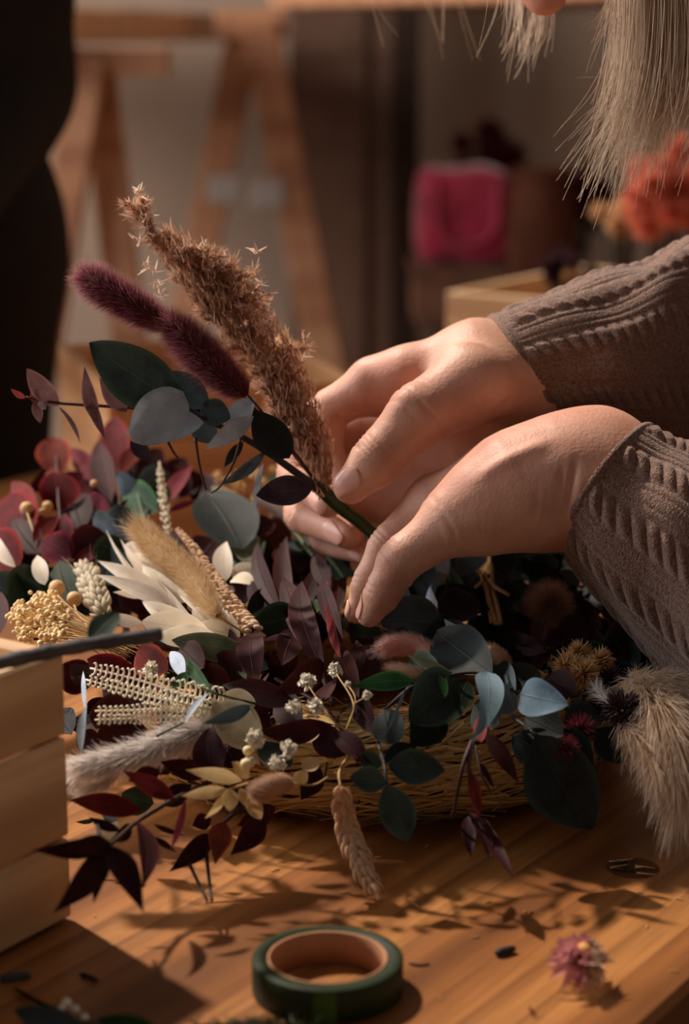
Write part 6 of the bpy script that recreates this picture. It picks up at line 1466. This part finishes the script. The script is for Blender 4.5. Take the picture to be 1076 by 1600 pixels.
    V, F, U = leaf_geo(P(140, 1002, .785), P(186, 956, .80), .011, 25, .1, 'oval'); link('leaf', mesh('leaf', V, F, U), ML['green'], tw)
    # crumbs, cut stems, needles
    cr = MB
    def bit(name, a, b, r, mat, label, cat='plant debris', z=.0012, group=None, mid=None):
        A = PZ(a[0], a[1], z+r); B = PZ(b[0], b[1], z+r); M_ = (A+B)/2+[0, 0, .0003] if mid is None else PZ(mid[0], mid[1], z+r)
        V, F, U = tube(crv([A, M_, B], 8), np.array([.6, 1, 1.1, 1, .95, 1, .9, .6])*r, 6); V[:, 2] = np.maximum(V[:, 2], TZ+.0002)
        return ID(link(name, mesh(name, V, F, U), mat, None, loc=((A+B)/2)*[1, 1, 0]+[0, 0, TZ]), label, cat, group)
    bit('stem_piece', (774, 1490), (804, 1482), .0016, M_STEMK, 'dark dry stem bit on the table between tape and flower', z=0)
    bit('stem_piece', (125, 1522), (152, 1532), .0010, M_STEMK, 'short black stem bit on the table below the near crate', z=0)
    bit('stem_piece', (0, 1530), (48, 1524), .0016, plain('stem_blue', col(60, 76, 80), .6), 'blue-grey cut stem at the lower left edge', z=0)
    bit('stem_piece', (638, 1505), (671, 1506), .0005, M_STEM, 'thin curved brown stem right of the tape roll', z=0, mid=(655, 1508))
    flat_leaf('fallen_leaf', (826, 1574), (838, 1586), 9, 'rust', 'small rust-coloured leaf bit at the lower right', 'leaf')
    flat_leaf('fallen_leaf', (20, 1540), (92, 1576), 18, 'maroon', 'narrow maroon leaf on the table at the lower left', 'leaf')
    # knot in the table with debris
    kd = empty('debris_heap', PZ(986, 1356, 0), 'few dry stem scraps lying on the dark knot in the table', 'plant debris')
    for k in range(9):
        a = np.array([rng.uniform(948, 1010), rng.uniform(1346, 1364)]); an = rng.uniform(-.5, .5); b = a+np.array([math.cos(an), math.sin(an)*.5])*rng.uniform(14, 34)
        V, F, U = tube(crv([PZ(a[0], a[1], .001), PZ(*(a+b)/2, .0018), PZ(b[0], b[1], .001)], 6), .0004, 5); link('scrap', mesh('scrap', V, F, U), M_STRAWS if k % 3 else M_STEMK, kd)
    V, F = lathe([(1e-5, .0004), (.0085, .0004), (.0105, .0003), (.0118, .0002)], 40, PZ(988, 1356, 0)); V[:, 1] = (V[:, 1]-PZ(988, 1356, 0)[1])*1.0+PZ(988, 1356, 0)[1]
    ID(MB().add(V, F).obj('table_knot', plain('knot_brown', col(84, 46, 24), .42, .45, 160, .3), None), 'round dark knot in the tabletop at right', 'knot')
    # splinters: straws and chips scattered, each one lying flat
    chip = M_STRAWS; grp_ = 'pale straw crumbs scattered on the table'
    spots, where = zip(*[((762, 1410), 'midway between wheat ear and knot'), ((742, 1465), 'just above the dark dry stem bit'), ((590, 1340), 'right beside the wheat ear'), ((667, 1322), 'in the shadow under the hanging dark leaf'), ((1010, 1448), 'above and right of the everlasting flower'),
        ((1052, 1518), 'right of the everlasting flower near the table edge'), ((820, 1425), 'above left of the everlasting flower'), ((1000, 1395), 'just below the dark knot'), ((688, 1560), 'right of the tape roll at the bottom'), ((540, 1395), 'left of the wheat ear tip'), ((905, 1560), 'below the everlasting flower'),
        ((650, 1415), 'right of the wheat ear tip'), ((148, 1432), 'at the foot of the near crate corner'), ((430, 1360), 'in the wreath shadow left of the wheat ear'), ((1060, 1405), 'right of the knot at the frame edge')])
    for i, (x, y) in enumerate(spots):
        an = rng.uniform(0, PI); l = rng.uniform(3, 9)
        bit('straw_crumb', (x-math.cos(an)*l, y-math.sin(an)*l*.4), (x+math.cos(an)*l, y+math.sin(an)*l*.4), .00028, chip, 'tiny pale straw crumb on the tabletop, '+where[i], 'crumb', 0, grp_)
    # bottom edge: blurred sprigs close to the lens
    sp = empty('leaf_sprig', PZ(110, 1590, 0), 'blurred blue and green leaves with white floret at the bottom left corner', 'leaf sprig')
    for (a, b, w_, m_, zz) in [((130, 1604), (22, 1578), 44, 'slate', .008), ((245, 1606), (150, 1592), 34, 'vivid', .008)]:
        V, F, U = leaf_geo(PZ(*a, .004), PZ(*b, zz), w_/4000, 15, .15, 'oval'); link('leaf', mesh('leaf', V, F, U), ML[m_], sp)
    V, F, U = tube(crv([PZ(40, 1600, .004), PZ(140, 1598, .003), PZ(250, 1612, .003)], 10), .0008, 6); link('stem', mesh('stem', V, F, U), M_STEMG, sp)
    for (x, y, r) in [(104, 1568, .0022), (118, 1578, .0018), (96, 1576, .0016), (132, 1590, .0016)]:
        V, F = lathe([(max(1e-5, math.sin(PI*i/8)*r), -math.cos(PI*i/8)*r) for i in range(9)], 12, PZ(x, y, .004)); MB().add(V, F).obj('floret', M_FLO, sp)
    sp = empty('needle_sprig', PZ(390, 1600, 0), 'dark green needle sprig peeking in below the tape roll', 'leaf sprig'); m = MB()
    V, F, U = tube(crv([PZ(300, 1606, .003), PZ(400, 1600, .004), PZ(490, 1604, .003)], 12), .0007, 6); link('stem', mesh('stem', V, F, U), M_STEMK, sp)
    n = 90; xs = rng.uniform(300, 488, n); R_ = np.array([PZ(x, 1603, .0035) for x in xs]); D = nrm_rows(np.stack([rng.normal(size=n)*.6-.3, np.abs(rng.normal(size=n))*.6, rng.random(n)*.8], 1))
    V, F, U = strands(R_, D, rng.uniform(.003, .006, n), .0009, None, 2, .3); link('needles', mesh('needles', V, F, U), plain('needle_green', col(52, 64, 34), .5), sp)['kind'] = 'stuff'
loose()
